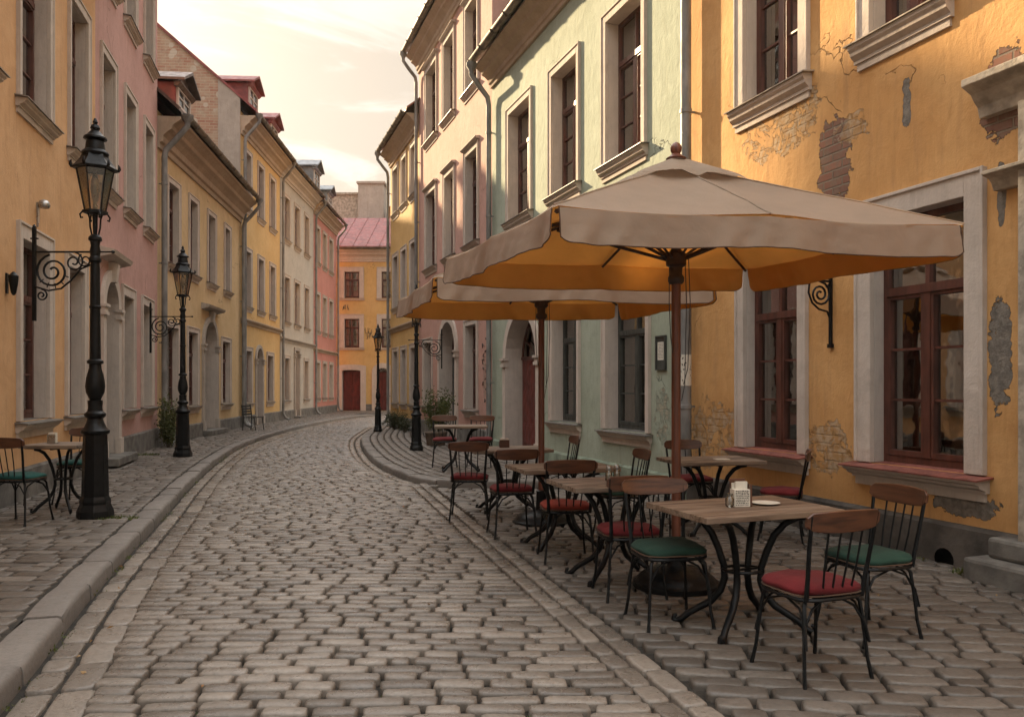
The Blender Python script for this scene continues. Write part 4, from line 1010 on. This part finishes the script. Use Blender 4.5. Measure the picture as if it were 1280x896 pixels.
CH=[(1.545,4.12,face(-.36,.93),'red','wine red cushioned chair nearest the camera with its back to it','r',0),
    (2.14,4.80,face(-.95,-.30),'green','green cushioned chair at the right end of the nearest table, by the ochre wall','r',0),
    (.98,5.04,face(.20,-.98),'green','green cushioned chair between the nearest table and the umbrella foot','r',0),
    (.83,5.66,face(-.15,.99),'red','wine red chair just behind the green one beside the umbrella pole','r',0),
    (.46,6.83,face(-.12,.99),'orange','faded brick red chair, brightest cushion of the street edge row','r',0),
    (.00,7.98,face(-.22,.97),'red','wine red chair with dark rail, second from the far end of the street edge row','r',0),
    (-.48,9.02,face(.0,1.0),'red','wine red chair at the far left end of the street edge row','r',0),
    (.56,9.85,face(-.97,-.2),'green','dark cushioned chair seen side on at the far table near the sage wall','r',0),
    (1.05,7.75,face(-.97,-.2),'green','dark green chair seen side on between the middle tables','r',0),
    (2.62,7.75,face(-.93,.35),'red','deep red chair against the ochre wall under the lower window','r',0),
    (1.98,8.85,face(.2,-.98),'red','chair tucked behind the small wall table beside the downpipe','r',0),
    (-1.18,14.0,face(.1,-1),'red','dark chair on the raised right pavement, left of two behind the far table','r',Pg),
    (-.55,14.0,face(-.1,-1),'red','dark chair on the raised right pavement, right of two behind the far table','r',Pg),
    (-5.02,8.15,face(.12,.99),'teal','teal cushioned chair at the left edge with its back to the camera','l',Pg),
    (-5.20,9.62,face(.05,-1),'teal','teal cushioned chair behind the left table against the apricot wall','l',Pg)]
for i,(x,y,rz,cc,lb,g_,z) in enumerate(CH):
    o=chair if i==0 else copy_tree(chair)
    o.location=(x,y,z+.022); o.rotation_euler=(0,0,rz); tag(o,lb,'chair','café chairs on the right' if g_=='r' else 'café chairs on the left pavement')
    for c in [q for q in bpy.data.objects if q.parent==o and q.name.startswith('cushion')]: c.data=cmesh[cc]

def make_table():
    t=thing('cafe_table','x','table')
    tp=MB(); n=6; Wd=.64; 
    for i in range(n):
        y0=-Wd/2+Wd*i/n; y1=y0+Wd/n; tp.box(-.455,.455,y0+.0012,y1-.0012,.716+random.uniform(-.001,.001),.752+random.uniform(-.0008,.0008))
    tp.box(-.40,.40,-.27,.27,.706,.7145)
    tp.build('tabletop',M['top'],t,bevel=.004)
    for sx in (-1,1):
        for sy in (-1,1):
            l=MB(); d=Vector((sx*.80,sy*.60,0)).normalized()
            pts=[(.36,.700),(.30,.690),(.235,.655),(.175,.58),(.135,.48),(.105,.38),(.10,.30),(.125,.22),(.18,.15),(.25,.105),(.31,.065),(.345,.03),(.375,.012),(.395,.022),(.392,.045),(.375,.05)]
            l.tube([tuple(d*r_+Vector((0,0,z))) for r_,z in pts],[.016,.018,.020,.021,.021,.020,.021,.022,.022,.021,.020,.020,.018,.016,.014,.011],8); l.build('leg',M['iron'],t,smooth=50)
    r_=MB(); r_.tube([(.115*math.cos(a),.10*math.sin(a),.36) for a in [2*math.pi*i/20 for i in range(20)]],.010,6,closed=True)
    r_.box(-.33,.33,-.015,.015,.695,.7075); r_.box(-.015,.015,-.24,.24,.694,.7065); r_.box(-.1,.1,-.006,.006,.353,.366); r_.build('table_frame',M['iron'],t)
    return t
table=make_table()
TB=[(1.42,4.93,R(20),1.06,'worn plank café table nearest the camera carrying the printed condiment box',0),
    (.80,6.20,R(17),1.0,'plank café table beside the umbrella pole with a pair of glass shakers',0),
    (.46,7.42,R(17),1.0,'plank café table third from the camera in the street edge row',0),
    (-.05,9.60,R(14),1.05,'plank café table farthest down the street edge row by the red door',0),
    (2.02,8.15,R(12),1.0,'plank café table against the ochre wall beside the downpipe',0),
    (-.85,13.25,R(5),.95,'small café table on the raised right pavement before the pink house',Pg),
    (-5.02,8.95,R(-4),.72,'small café table on the left pavement behind the nearest lamp',Pg)]
tabs=[]
for i,(x,y,rz,s,lb,z) in enumerate(TB):
    o=table if i==0 else copy_tree(table)
    o.location=(x,y,z+.02); o.rotation_euler=(0,0,rz); o.scale=(s,s if s>.8 else .9,1); tag(o,lb,'table','café tables'); tabs.append(o)
TZ=.752+.02
def on_table(i,dx,dy):
    x,y,rz,s=TB[i][:4]; dx*=s; dy*=s; return (x+dx*math.cos(rz)-dy*math.sin(rz),y+dx*math.sin(rz)+dy*math.cos(rz),TB[i][5]+TZ+.0015)
# printed condiment box with a wooden back on the nearest table
t=thing('condiment_box','small condiment box with printed newspaper front and wooden side on the nearest table','box',(gp(925,4.90),4.90,TZ+.0015),R(8))
b=MB(); b.box(-.05,.05,-.035,.035,0,.105); b.build('body',M['paper'],t,bevel=.002)
b=MB(); b.box(.0505,.062,-.036,.036,0,.135); b.box(-.05,.0504,.0355,.045,0,.165); b.build('wooden_back',M['rail'],t,bevel=.002)
b=MB(); rr=random.Random(11)
for r_ in range(9):
    x=-.043
    while x<.04:
        w=rr.uniform(.004,.013); b.box(x,min(x+w,.043),-.0362,-.0352,.010+r_*.0105,.010+r_*.0105+rr.uniform(.003,.006)); x+=w+rr.uniform(.002,.005)
b.build('print',M['ink'],t)
b=MB(); b.box(-.03,.045,-.005,.012,.1051,.15); b.box(-.045,.01,.014,.03,.1051,.14); b.build('paper_napkins',M['paper'],t)
t=tag(MB().lathe([(.018,0),(.026,.01),(.027,.05),(.017,.062),(.017,.07),(.02,.071),(.02,.082),(.005,.086)],n=14).build('spice_jar',M['jarglass'],smooth=50),'tiny glass spice jar left of the printed condiment box','jar'); t.location=(gp(912,4.86),4.86,TZ+.002)
pl=tag(MB().lathe([(.03,0),(.05,.002),(.085,.009),(.088,.011),(.05,.005),(.02,.004)],n=28).build('saucer',M['paper'],smooth=50),'white saucer lying right of the condiment box on the nearest table','saucer'); pl.location=(gp(957,4.98),4.98,TZ+.002)
for k,(px,Y,lb) in enumerate(((761,6.20,'left glass shaker of the two on the second table'),(771,6.27,'right glass shaker of the two on the second table'))):
    t=thing('salt_shaker',lb,'shaker',(gp(px,Y),Y,TZ+.001),0,'glass shakers on the second table')
    MB().lathe([(.022,0),(.028,.01),(.026,.06),(.020,.085)],n=12).build('glass_body',M['jarglass'],t,smooth=50); MB().lathe([(.019,.02),(.022,.022),(.020,.06),(.01,.061)],n=10).build('salt',M['paper'],t); MB().lathe([(.021,.086),(.023,.09),(.022,.112),(.012,.122)],n=12).build('cap',M['steel'],t,smooth=50)
t=tag(MB().box(-.07,.07,-.05,.05,0,.008).build('napkin',M['paper'],bevel=.002),'folded white napkin on the table by the ochre wall','napkin'); t.location=(gp(902,8.05),8.05,TZ+.002); t.rotation_euler=(0,0,R(10))
t=thing('napkin_holder','little wooden napkin holder with white paper on the farthest street table','napkin holder',on_table(3,-.02,.1),R(10)); 
MB().box(-.06,.06,-.03,.03,0,.01).box(-.06,.06,-.03,-.02,.0101,.09).box(-.06,.06,.02,.03,.0101,.07).build('holder',M['rail'],t); MB().box(-.05,.06,-.012,.012,.0102,.10).build('napkins',M['paper'],t)
t=thing('napkin_holder','pale napkin holder on the small table on the left pavement','napkin holder',(gp(66,8.95),8.95,Pg+TZ+.002),R(-10))
MB().box(-.05,.05,-.03,.03,0,.01).box(-.05,.05,-.03,-.02,.0101,.10).build('holder',M['steel'],t); MB().box(-.045,.045,-.018,.018,.0102,.12).build('napkins',M['paper'],t)

# ------------------------------------------------------------------ umbrellas
def make_umbrella():
    cen=Vector((1.21,5.90,0))
    C4=[Vector(p)-cen.xy for p in ((-.555,6.69),(.244,4.70),(2.97,5.25),(2.09,7.14))]   # far left, near left, near right, far right
    t=thing('cafe_umbrella','x','umbrella',cen)
    zr,zp=2.545,3.10
    cv=MB()
    rim=[]
    nseg=16
    for i in range(4):
        a,b_=C4[i],C4[(i+1)%4]
        for k in range(nseg):
            u=k/nseg; p=a.lerp(b_,u); sag=-.016*math.sin(math.pi*((u*2)%1))   # rim hangs between rib tips
            inn=1-.007*math.sin(math.pi*((u*2)%1)); rim.append((p*inn,zr+sag,u,i))
    nr=9; n=len(rim)
    def surf(off):
        vs=[]
        for r_ in range(nr+1):
            t_=.05+.95*r_/nr
            for (p,z,u,i) in rim:
                f=abs(math.sin(math.pi*((u*2)%1)))
                zz=zp+(z-zp)*(t_**1.06)-.030*math.sin(math.pi*t_)*f+.022*noise.noise(Vector((p.x*t_*1.9,p.y*t_*1.9,3)))*t_+.0045*math.sin(34*t_+9*noise.noise(Vector((p.x*t_,p.y*t_,0))))*(1-f)*t_**2
                vs.append((p.x*t_,p.y*t_,zz+off))
        fs=[(r_*n+j,r_*n+(j+1)%n,(r_+1)*n+(j+1)%n,(r_+1)*n+j) for r_ in range(nr) for j in range(n)]
        return vs,fs
    v1,f1=surf(0); v2,f2=surf(-.013)
    cv.add(v1,[f[::-1] for f in f1],0); cv.build('canopy',M['canvas'],t,smooth=35)
    ln=MB(); ln.add(v2,f2); ln.build('canopy_sunglow',M['sunglow'],t,smooth=35)  # added inner layer, coloured like sun coming through the canvas
    sm_=MB()
    for j_ in range(0,n,8):
        sm_.tube([(v1[r_*n+j_][0],v1[r_*n+j_][1],v1[r_*n+j_][2]+.003) for r_ in range(nr+1)],.006,5)
    sm_.build('seam',M['canvas'],t,smooth=50)
    # four valance flaps with rounded lower corners, open at the umbrella's corners
    for i in range(4):
        a,b_=C4[i],C4[(i+1)%4]; d=(b_-a).normalized(); nrm=Vector((d.y,-d.x)); 
        if nrm.dot((a+b_)/2)<0: nrm=-nrm
        vo=[];vi=[]; m=110; rows_=7; Ls=(b_-a).length
        for k in range(m+1):
            u=.012+(1-.024)*k/m; p=a.lerp(b_,u); sg=math.sin(math.pi*((u*2)%1))
            p=p*(1-.007*sg); z0=zr-.016*sg
            de=min(u,1-u)*Ls; full=.205; rad=.11
            dd=full if de>rad else full-rad+math.sqrt(max(0,rad*rad-(rad-de)**2))
            for r_ in range(rows_+1):
                q=r_/rows_; wav=(.016*math.sin(u*Ls*5.2+i)+.010*math.sin(u*Ls*12+i*2)+(.012+.02*math.exp(-de*4))*math.sin(u*Ls*27+q*3+i)*noise.noise(Vector((u*Ls*1.7,i,.3)))*1.8)*q+.006*noise.noise(Vector((u*Ls*9,q*5,i)))
                fl=.025*q; bot=.008*math.sin(u*Ls*2.6+i*1.3)*q
                pp=p+nrm*(wav+fl); vo.append((pp.x,pp.y,z0-.002-dd*q-bot)); pi=pp-nrm*.007; vi.append((pi.x,pi.y,z0-.004-dd*q-bot))
        R1=rows_+1
        fs=[(k*R1+r_,k*R1+r_+1,(k+1)*R1+r_+1,(k+1)*R1+r_) for k in range(m) for r_ in range(rows_)]
        v=MB(); v.add(vo,fs,0); v.add(vi,[f[::-1] for f in fs],1)
        hem=[vo[k*R1+rows_] for k in range(m+1)]; v.tube([vo[r_] for r_ in range(R1)]+hem[1:-1]+[vo[m*R1+r_] for r_ in range(rows_,-1,-1)],.004,4,2)
        v.build('valance',[M['canvas'],M['sunglow'],M['piping']],t,smooth=60)  # inner flap face carries the same painted sun glow
    # vent cap with scalloped edge
    vc=MB(); vs=[]; m=48
    for r_ in range(6):
        q=r_/5
        for k in range(m):
            i=int(k/(m/4)); u=(k%(m//4))/(m//4); p=C4[i].lerp(C4[(i+1)%4],u)*(.05+.22*q)
            f=math.sin(math.pi*((u*2)%1)); z=zp+.050-.128*q*(1+.25*(1-f))-(.018*abs(math.cos(k*.9)) if r_==5 else 0)
            vs.append((p.x,p.y,z))
    vc.add(vs,[(r_*m+k,r_*m+(k+1)%m,(r_+1)*m+(k+1)%m,(r_+1)*m+k)[::-1] for r_ in range(5) for k in range(m)]); vc.build('vent_cap',M['canvas'],t,smooth=60)
    MB().lathe([(.07,zp+.055),(.075,zp+.065),(.045,zp+.085),(.03,zp+.10),(.04,zp+.12),(.043,zp+.145),(.03,zp+.17),(.01,zp+.185)],n=16).build('finial',M['pole'],t,smooth=50)
    MB().lathe([(.034,.2),(.034,2.2),(.030,2.6),(.030,3.06)],n=18).build('pole',M['pole'],t,smooth=50)
    MB().lathe([(.30,.0),(.315,.02),(.315,.055),(.29,.07),(.28,.085),(.24,.12),(.17,.15),(.10,.165),(.07,.17),(.06,.20),(.055,.36),(.06,.37),(.04,.385)],n=40).build('base_weight',M['iron'],t,smooth=35)
    h=MB(); h.lathe([(.045,2.24),(.06,2.26),(.06,2.29),(.045,2.31),(.048,2.36),(.075,2.38),(.075,2.46),(.05,2.48),(.035,2.50)],n=14); h.build('hub',M['polefit'],t,smooth=40)
    for i in range(8):
        p=C4[i//2] if i%2==0 else (C4[i//2]+C4[(i//2+1)%4])/2*.985
        r_=MB(); r_.tube([(p.x*.03,p.y*.03,2.955),(p.x*.5,p.y*.5,2.955+(zr-2.955)*.48-.035),(p.x*.985,p.y*.985,zr-.028)],.014,4); r_.tube([(p.x*.485,p.y*.485,2.955+(zr-2.955)*.47-.05),(p.x*.03,p.y*.03,2.42)],.0125,4); r_.build('rib',M['polefit'],t)
    c=MB()
    for k,(dx,dz) in enumerate(((-.055,1.85),(.06,1.5),(.085,1.62))):
        c.tube([(dx,-.03,2.42),(dx*1.1,-.05,2.1),(dx*.9,-.045,dz),(dx*.55,-.036,dz-.12)],.0035,5)
    c.build('cord',M['ink'],t)
    return t
um=make_umbrella(); um.location.z=.02; tag(um,'large beige umbrella with underside coloured sunlit amber on a brown pole, nearest the camera','umbrella','café umbrellas')
u2=copy_tree(um); u2.location=(.32,8.72,.0); u2.rotation_euler=(0,0,R(-5)); tag(u2,'second beige umbrella behind the large one, its underside coloured bright sunlit amber','umbrella','café umbrellas')

# ------------------------------------------------------------------ wall fixtures
def on_wall(W,px,py,out=0):
    u=W.u(px); p=W.pt(u,out); return (p.x,p.y,gz(py,W.pt(u).y))
p=on_wall(WT,827.5,441); t=thing('menu_frame','small dark menu frame holding a white sheet on the sage wall','menu',p,WT.rz)
f=MB(); w,h=.135,.24
f.box(-w,w,.002,.02,-h,h); f.box(-w,-w+.022,.0201,.036,-h,h); f.box(w-.022,w,.0201,.036,-h,h); f.box(-w+.022,w-.022,.0201,.036,h-.022,h); f.box(-w+.022,w-.022,.0201,.036,-h,-h+.022); f.build('frame',M['darkwood'],t)
MB().box(-.08,.08,.0202,.024,-.10,.15).build('paper_sheet',M['paper'],t)
f=MB(); rr=random.Random(5)
for k in range(11):
    x=-.065
    while x<.05:
        ww=rr.uniform(.012,.035); f.box(x,min(.065,x+ww),.0242,.025,.13-k*.02-.004,.13-k*.02+.002); x+=ww+.009
f.box(-.09,.09,.0202,.0212,.185,.19); f.box(-.06,.06,.0202,.0212,.20,.205); f.build('lettering',M['ink'],t)
# wrought bracket
p=on_wall(WY,1040,352); t=thing('wall_bracket','black wrought iron scroll bracket between the ground floor windows of the ochre house','bracket',p,WY.rz)
f=MB(); f.box(-.015,.015,.005,.03,-.62,.03); f.box(-.03,.03,.004,.035,-.66,-.62)
sp=lambda cx,cz,a,b_,c,d:[(0,q[0],q[2]) for q in spiral(cx,cz,a,b_,c,d)]
f.tube([(0,.02,.0),(0,.30,.0)],.011,6); f.tube([(0,.30,0),(0,.34,-.02)],.008,5); f.tube(sp(.145,-.13,.125,.02,R(90),2.1),.011,6)
f.tube([(0,.27,.0),(0,.285,-.12),(0,.24,-.22),(0,.16,-.28),(0,.06,-.30),(0,.03,-.36)],.010,6); f.tube([(0,.025,-.02),(0,.07,-.06)],.01,5); f.tube([(0,.24,-.02),(0,.30,.06),(0,.36,.11)],.007,5)
f.build('scroll',M['iron'],t,smooth=40)
# left wall lamps
p=on_wall(WL1,46,255); t=thing('wall_lamp','small grey security lamp with a dome head above the left doorway window','lamp',p,WL1.rz)
MB().box(-.015,.015,.0,.02,-.30,.02).tube([(0,.02,-.25),(0,.02,-.02),(0,.04,.03),(0,.06,.03)],.012,6).build('arm',M['steel'],t)
f=MB().lathe([(.06,-.05),(.075,-.03),(.072,.01),(.05,.045),(.015,.06)],(0,.085,0),14); f.build('lamp_head',M['steel'],t,smooth=50)
p=on_wall(WL1,7.5,352); t=thing('wall_lantern','little black wall sconce at the left edge of the apricot wall','lantern',p,WL1.rz)
MB().box(-.03,.03,0,.02,-.14,.10).build('back_plate',M['iron'],t,bevel=.004); MB().lathe([(.01,-.16),(.03,-.13),(.05,.0),(.055,.07),(.03,.10),(.01,.12)],(0,.08,0),12).build('shade',M['iron'],t,smooth=40)
# stickers on the downpipe
p=on_wall(WT,857,463,0); 
f=MB(); f.lathe([(.0715,-.2),(.0718,-.2),(.0718,.2),(.0715,.2)],n=24); t=tag(f.build('sticker',M['paper']),'torn strip of small printed stickers around the downpipe between sage and ochre houses','sticker')
q=WY.pt(WY.L-.12,.13); t.location=(q.x,q.y,1.72)
f=MB(); rr=random.Random(8)
for k in range(34):
    a=rr.uniform(R(150),R(330)); z=rr.uniform(-.18,.18); f.add([(.0722*math.cos(a+i),.0722*math.sin(a+i),z+j) for i,j in ((0,0),(.18,0),(.18,.02),(0,.02))],[(0,1,2,3)])
f.build('print',M['ink'],t)

# ------------------------------------------------------------------ plants
def leafmat(name,c):
    m,nt,b=newmat(name); co=objco(nt)
    cc=mixc(nt,mapr(nt,noi(nt,co,3,3),.3,.7),tuple(x*.6 for x in c),tuple(x*1.4 for x in c)); cc=mixc(nt,mapr(nt,noi(nt,co,20,2),.45,.7),cc,(c[0]*1.6,c[1]*1.1,c[2]*.8))
    L(nt,cc,b.inputs['Base Color']); b.inputs['Roughness'].default_value=.55
    t=N(nt,'ShaderNodeBsdfTranslucent'); L(nt,cc,t.inputs[0]); mx=N(nt,'ShaderNodeMixShader'); mx.inputs[0].default_value=.25
    L(nt,b.outputs[0],mx.inputs[1]); L(nt,t.outputs[0],mx.inputs[2]); L(nt,mx.outputs[0],nt.nodes['Material Output'].inputs[0]); return m
M['leafA']=leafmat('shrub leaves',(.075,.095,.025)); M['leafB']=leafmat('box leaves',(.045,.06,.022)); M['leafC']=leafmat('grass blades',(.09,.12,.03))
def leaf(mb,p,d,l,w):
    d=d.normalized(); s=d.cross(Vector((random.gauss(0,1),random.gauss(0,1),random.gauss(0,1))))
    if s.length<1e-3: return
    s.normalize(); n=d.cross(s); a=p; c=p+d*l
    mb.add([a,p+d*l*.45+s*w+n*w*.3,c,p+d*l*.45-s*w+n*w*.3],[(0,1,2,3)])
def shrub(name,label,loc,rx,ry,h,n,mat,leafl=.05,stems=9,pot=None,base=0.0,spike=.3):
    t=thing(name,label,'plant',loc)
    st=MB(); lf=MB(); tips=[]
    for k in range(stems):
        a=random.uniform(0,6.28); r_=random.uniform(.1,1)**.6
        top=Vector((rx*r_*math.cos(a),ry*r_*math.sin(a),base+h*random.uniform(.55,1.05)*(1-.35*r_)))
        b0=Vector((rx*.15*math.cos(a),ry*.15*math.sin(a),base)); mid=b0.lerp(top,.5)+Vector((random.gauss(0,.04),random.gauss(0,.04),.02))
        P_=[b0.lerp(mid,i/3) for i in range(3)]+[mid.lerp(top,i/4) for i in range(5)]
        st.tube(P_,[.008-.0008*i for i in range(8)],5)
        tips.append(P_)
        for s_ in range(int(n/stems)):
            q=random.uniform(.15,1); i=min(int(q*7),6); p=P_[i].lerp(P_[i+1],random.random())
            p=p+Vector((random.gauss(0,rx*.2),random.gauss(0,ry*.2),random.gauss(0,.05)))
            d=Vector((random.gauss(0,.7),random.gauss(0,.7),random.uniform(-.1,1.1))); leaf(lf,p,d,leafl*random.uniform(.6,1.4),leafl*.28)
    st.build('stems',M['bark'],t); lf.build('foliage',M[mat],t)
    if pot: MB().lathe(pot,n=20).build('planter',M['terracotta'],t,smooth=40)
    return t
shrub('shrub','leafy climbing shrub at the foot of the left downpipe beside the cream house',(gp(212,18.6),18.6,Pg),.30,.30,1.35,2200,'leafA',.06,14)
shrub('shrub','tall loose green shrub in a planter by the pink house doorway',(gp(545,19.2),19.2,Pg),.38,.35,1.35,2400,'leafA',.06,14,pot=[(.22,0),(.27,.3),(.29,.32),(.27,.34),(.2,.34)],base=.3)
shrub('bush','low clipped dark green bush at the corner of the far yellow house',(gp(495,26.5),26.5,Pg),.38,.35,.80,2600,'leafB',.045,26)
shrub('bush','small low bush beside the corner bush before the far yellow house',(gp(506,24.8),24.8,Pg),.22,.2,.55,900,'leafB',.045,14)
def weeds(loc,rx,ry,n,h,z=0):
    mb=MB()
    for k in range(n):
        a=random.uniform(0,6.28); q=random.random()**.5; p=Vector((loc[0]+rx*q*math.cos(a),loc[1]+ry*q*math.sin(a),z))
        d=Vector((random.gauss(0,.5),random.gauss(0,.5),1)); leaf(mb,p,d,h*random.uniform(.4,1.1),.004+h*.06)
    return mb
wd=MB()
def addw(mb): wd.add(mb.v,mb.f)
addw(weeds((gp(140,8.5),8.5),.28,.12,240,.05,Pg-.005)); addw(weeds((gp(1240,6.25),6.3),.28,.10,420,.09,.0)); addw(weeds((gp(1165,6.75),6.85),.12,.04,120,.06,.0))
addw(weeds((gp(182,16.5),16.4),.35,.12,160,.07,Pg)); addw(weeds((gp(150,16.5),15.2),.3,.1,80,.05,Pg))
for k in range(60):
    i=random.randint(6,len(LK)//2); p_=offs(LK[i:i+2],-.02)[0]; addw(weeds((p_.x,p_.y),.05,.10,random.randint(5,22),.025,.0))
for k in range(170):
    y=random.uniform(3.2,11); x=random.uniform(XL(y),XRr(y)); addw(weeds((x,y),.03,.03,random.randint(3,8),.016,.004))
tag(wd.build('weeds',M['leafC']),'green weeds and moss in the joints and along the kerb and walls','weeds',kind='stuff')
fl=MB()
for k in range(46):
    i=random.randint(5,len(LK)//2); p_=offs(LK[i:i+2],-random.uniform(.04,.30))[0]; leaf(fl,Vector((p_.x,p_.y,.03)),Vector((random.gauss(0,1),random.gauss(0,1),.15)),random.uniform(.025,.05),.012)
for k in range(30):
    y=random.uniform(3.4,10); x=random.uniform(XL(y)+.2,wallR(y)-.3); leaf(fl,Vector((x,y,.045)),Vector((random.gauss(0,1),random.gauss(0,1),.15)),random.uniform(.015,.035),.009)
M['dry']=leafmat('dry leaves',(.26,.17,.08)); tag(fl.build('fallen_leaves',M['dry']),'few dry leaves scattered along the gutter and between the stones','leaves',kind='stuff')
# slatted folding chair far left
t=thing('slatted_chair','small black slatted garden bench by the golden yellow house','bench',(gp(317,26.0),26.0,Pg),R(80))
f=MB()
for k in range(5): f.box(-.30,.30,-.2+k*.085,-.2+k*.085+.06,.42,.44)
f.build('seat',M['iron'],t); f=MB()
for k in range(4): f.box(-.30,.30,.215+k*.012,.235+k*.012,.50+k*.085,.56+k*.085)
f.build('backrest',M['iron'],t)
for sx in (-.27,.27):
    MB().tube([(sx,-.22,0),(sx,-.16,.43)],.014,6).build('leg',M['iron'],t); MB().tube([(sx,.24,0),(sx,.205,.43),(sx,.27,.84)],.014,6).build('leg',M['iron'],t)
# bottle shelf glimpsed inside the nearest café window
u0,u1=WY.u(1215),WY.u(1165); t=thing('bottle_shelf','dim shelf of bottles seen through the nearest café window','shelf',(*WY.pt(u0-.1,-1.25),0),WY.rz)
f=MB(); 
for z in (1.05,1.45,1.85,2.25): f.box(-.2,1.0,-.2,.12,z-.02,z)
f.box(-.22,-.2,-.2,.12,.5,2.7); f.box(1.0,1.02,-.2,.12,.5,2.7); f.build('shelf_frame',M['browndoor'],t)
f=MB(); rr=random.Random(2)
for z in (1.05,1.45,1.85,2.25):
    for k in range(9): x=-.12+k*.125; h=rr.uniform(.2,.3); f.lathe([(.03,0),(.034,h*.55),(.012,h*.75),(.012,h)],(x,rr.uniform(-.05,.05),z),8)
f.build('bottles',M['jarglass'],t,smooth=50)

# ------------------------------------------------------------------ warm evening air
hz=MB(); hz.box(-30,20,-12,75,-1.2,24); hm=bpy.data.materials.new('thin warm haze'); hm.use_nodes=True; nt=hm.node_tree; nt.nodes.clear()
ho=N(nt,'ShaderNodeOutputMaterial'); pv=N(nt,'ShaderNodeVolumePrincipled'); pv.inputs['Color'].default_value=(.95,.88,.76,1); pv.inputs['Density'].default_value=.0005; pv.inputs['Anisotropy'].default_value=.3
L(nt,pv.outputs[0],ho.inputs['Volume']); tag(hz.build('haze',hm),kind='stuff')
# ------------------------------------------------------------------ sky, sun, camera
AZ=R(38); EL=R(24)     # sun to the left of the view direction, low
w=bpy.data.worlds.new('World'); scene.world=w; w.use_nodes=True; nt=w.node_tree; nt.nodes.clear()
out=N(nt,'ShaderNodeOutputWorld'); bg=N(nt,'ShaderNodeBackground'); sky=N(nt,'ShaderNodeTexSky'); sky.sky_type='NISHITA'; sky.sun_disc=False
sky.sun_elevation=EL; sky.sun_rotation=-AZ; sky.altitude=0; sky.air_density=1.0; sky.dust_density=6.0; sky.ozone_density=.6
tc=N(nt,'ShaderNodeTexCoord'); cl=noi(nt,scl(nt,tc.outputs['Generated'],(1.3,1.3,6)),2.2,7,.6,1.2)
hs=N(nt,'ShaderNodeHueSaturation'); hs.inputs['Saturation'].default_value=.42; L(nt,sky.outputs[0],hs.inputs['Color'])
warm=mixc(nt,1.0,hs.outputs[0],(1.1,.90,.72),'MULTIPLY')
skyc=mixc(nt,mapr(nt,cl,.52,.72,0,.30),warm,mixc(nt,1.0,warm,(1.5,1.45,1.4),'MULTIPLY'))
# thin high cloud: evens the sky out
veil=mixc(nt,mapr(nt,cl,.46,.62,0,1),(2.85,2.60,2.25),(4.0,3.75,3.4))
skyc=mixc(nt,.86,mixc(nt,1.0,warm,(.55,.55,.55),'MULTIPLY'),veil)
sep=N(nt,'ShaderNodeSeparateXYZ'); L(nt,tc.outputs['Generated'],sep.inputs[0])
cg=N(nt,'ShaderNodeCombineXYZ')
for i,gz_ in enumerate((3.7,4.0,4.5)): L(nt,mapr(nt,sep.outputs[2],.40,.85,1.0,gz_),cg.inputs[i])  # sky overhead, out of view, brightened to lift ambient light in the street
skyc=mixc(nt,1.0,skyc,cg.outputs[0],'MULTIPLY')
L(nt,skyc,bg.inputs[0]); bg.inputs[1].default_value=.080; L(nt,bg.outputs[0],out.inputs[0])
sd=bpy.data.lights.new('sun','SUN'); sd.energy=5.0; sd.angle=R(1.0); sd.color=(1.0,.76,.46); so=bpy.data.objects.new('sun',sd); col.objects.link(so)
dirv=Vector((-math.sin(AZ)*math.cos(EL),math.cos(AZ)*math.cos(EL),math.sin(EL))); so.rotation_euler=dirv.to_track_quat('Z','Y').to_euler(); so.location=(-20,20,20)
cam=bpy.data.cameras.new('camera'); co_=bpy.data.objects.new('camera',cam); col.objects.link(co_); scene.camera=co_
co_.location=(0,0,EYE); co_.rotation_euler=(R(90),0,0); cam.sensor_width=36; cam.lens=36*F/1280; cam.shift_y=(HY-448)/1280; cam.clip_end=3000; cam.clip_start=.05
vs=scene.view_settings; vs.view_transform='Standard'; vs.look='None'; vs.gamma=1; vs.use_curve_mapping=False; vs.exposure=1.66
scene.cycles.max_bounces=8; scene.cycles.transparent_max_bounces=12; scene.cycles.use_denoising=True; scene.cycles.sample_clamp_indirect=6
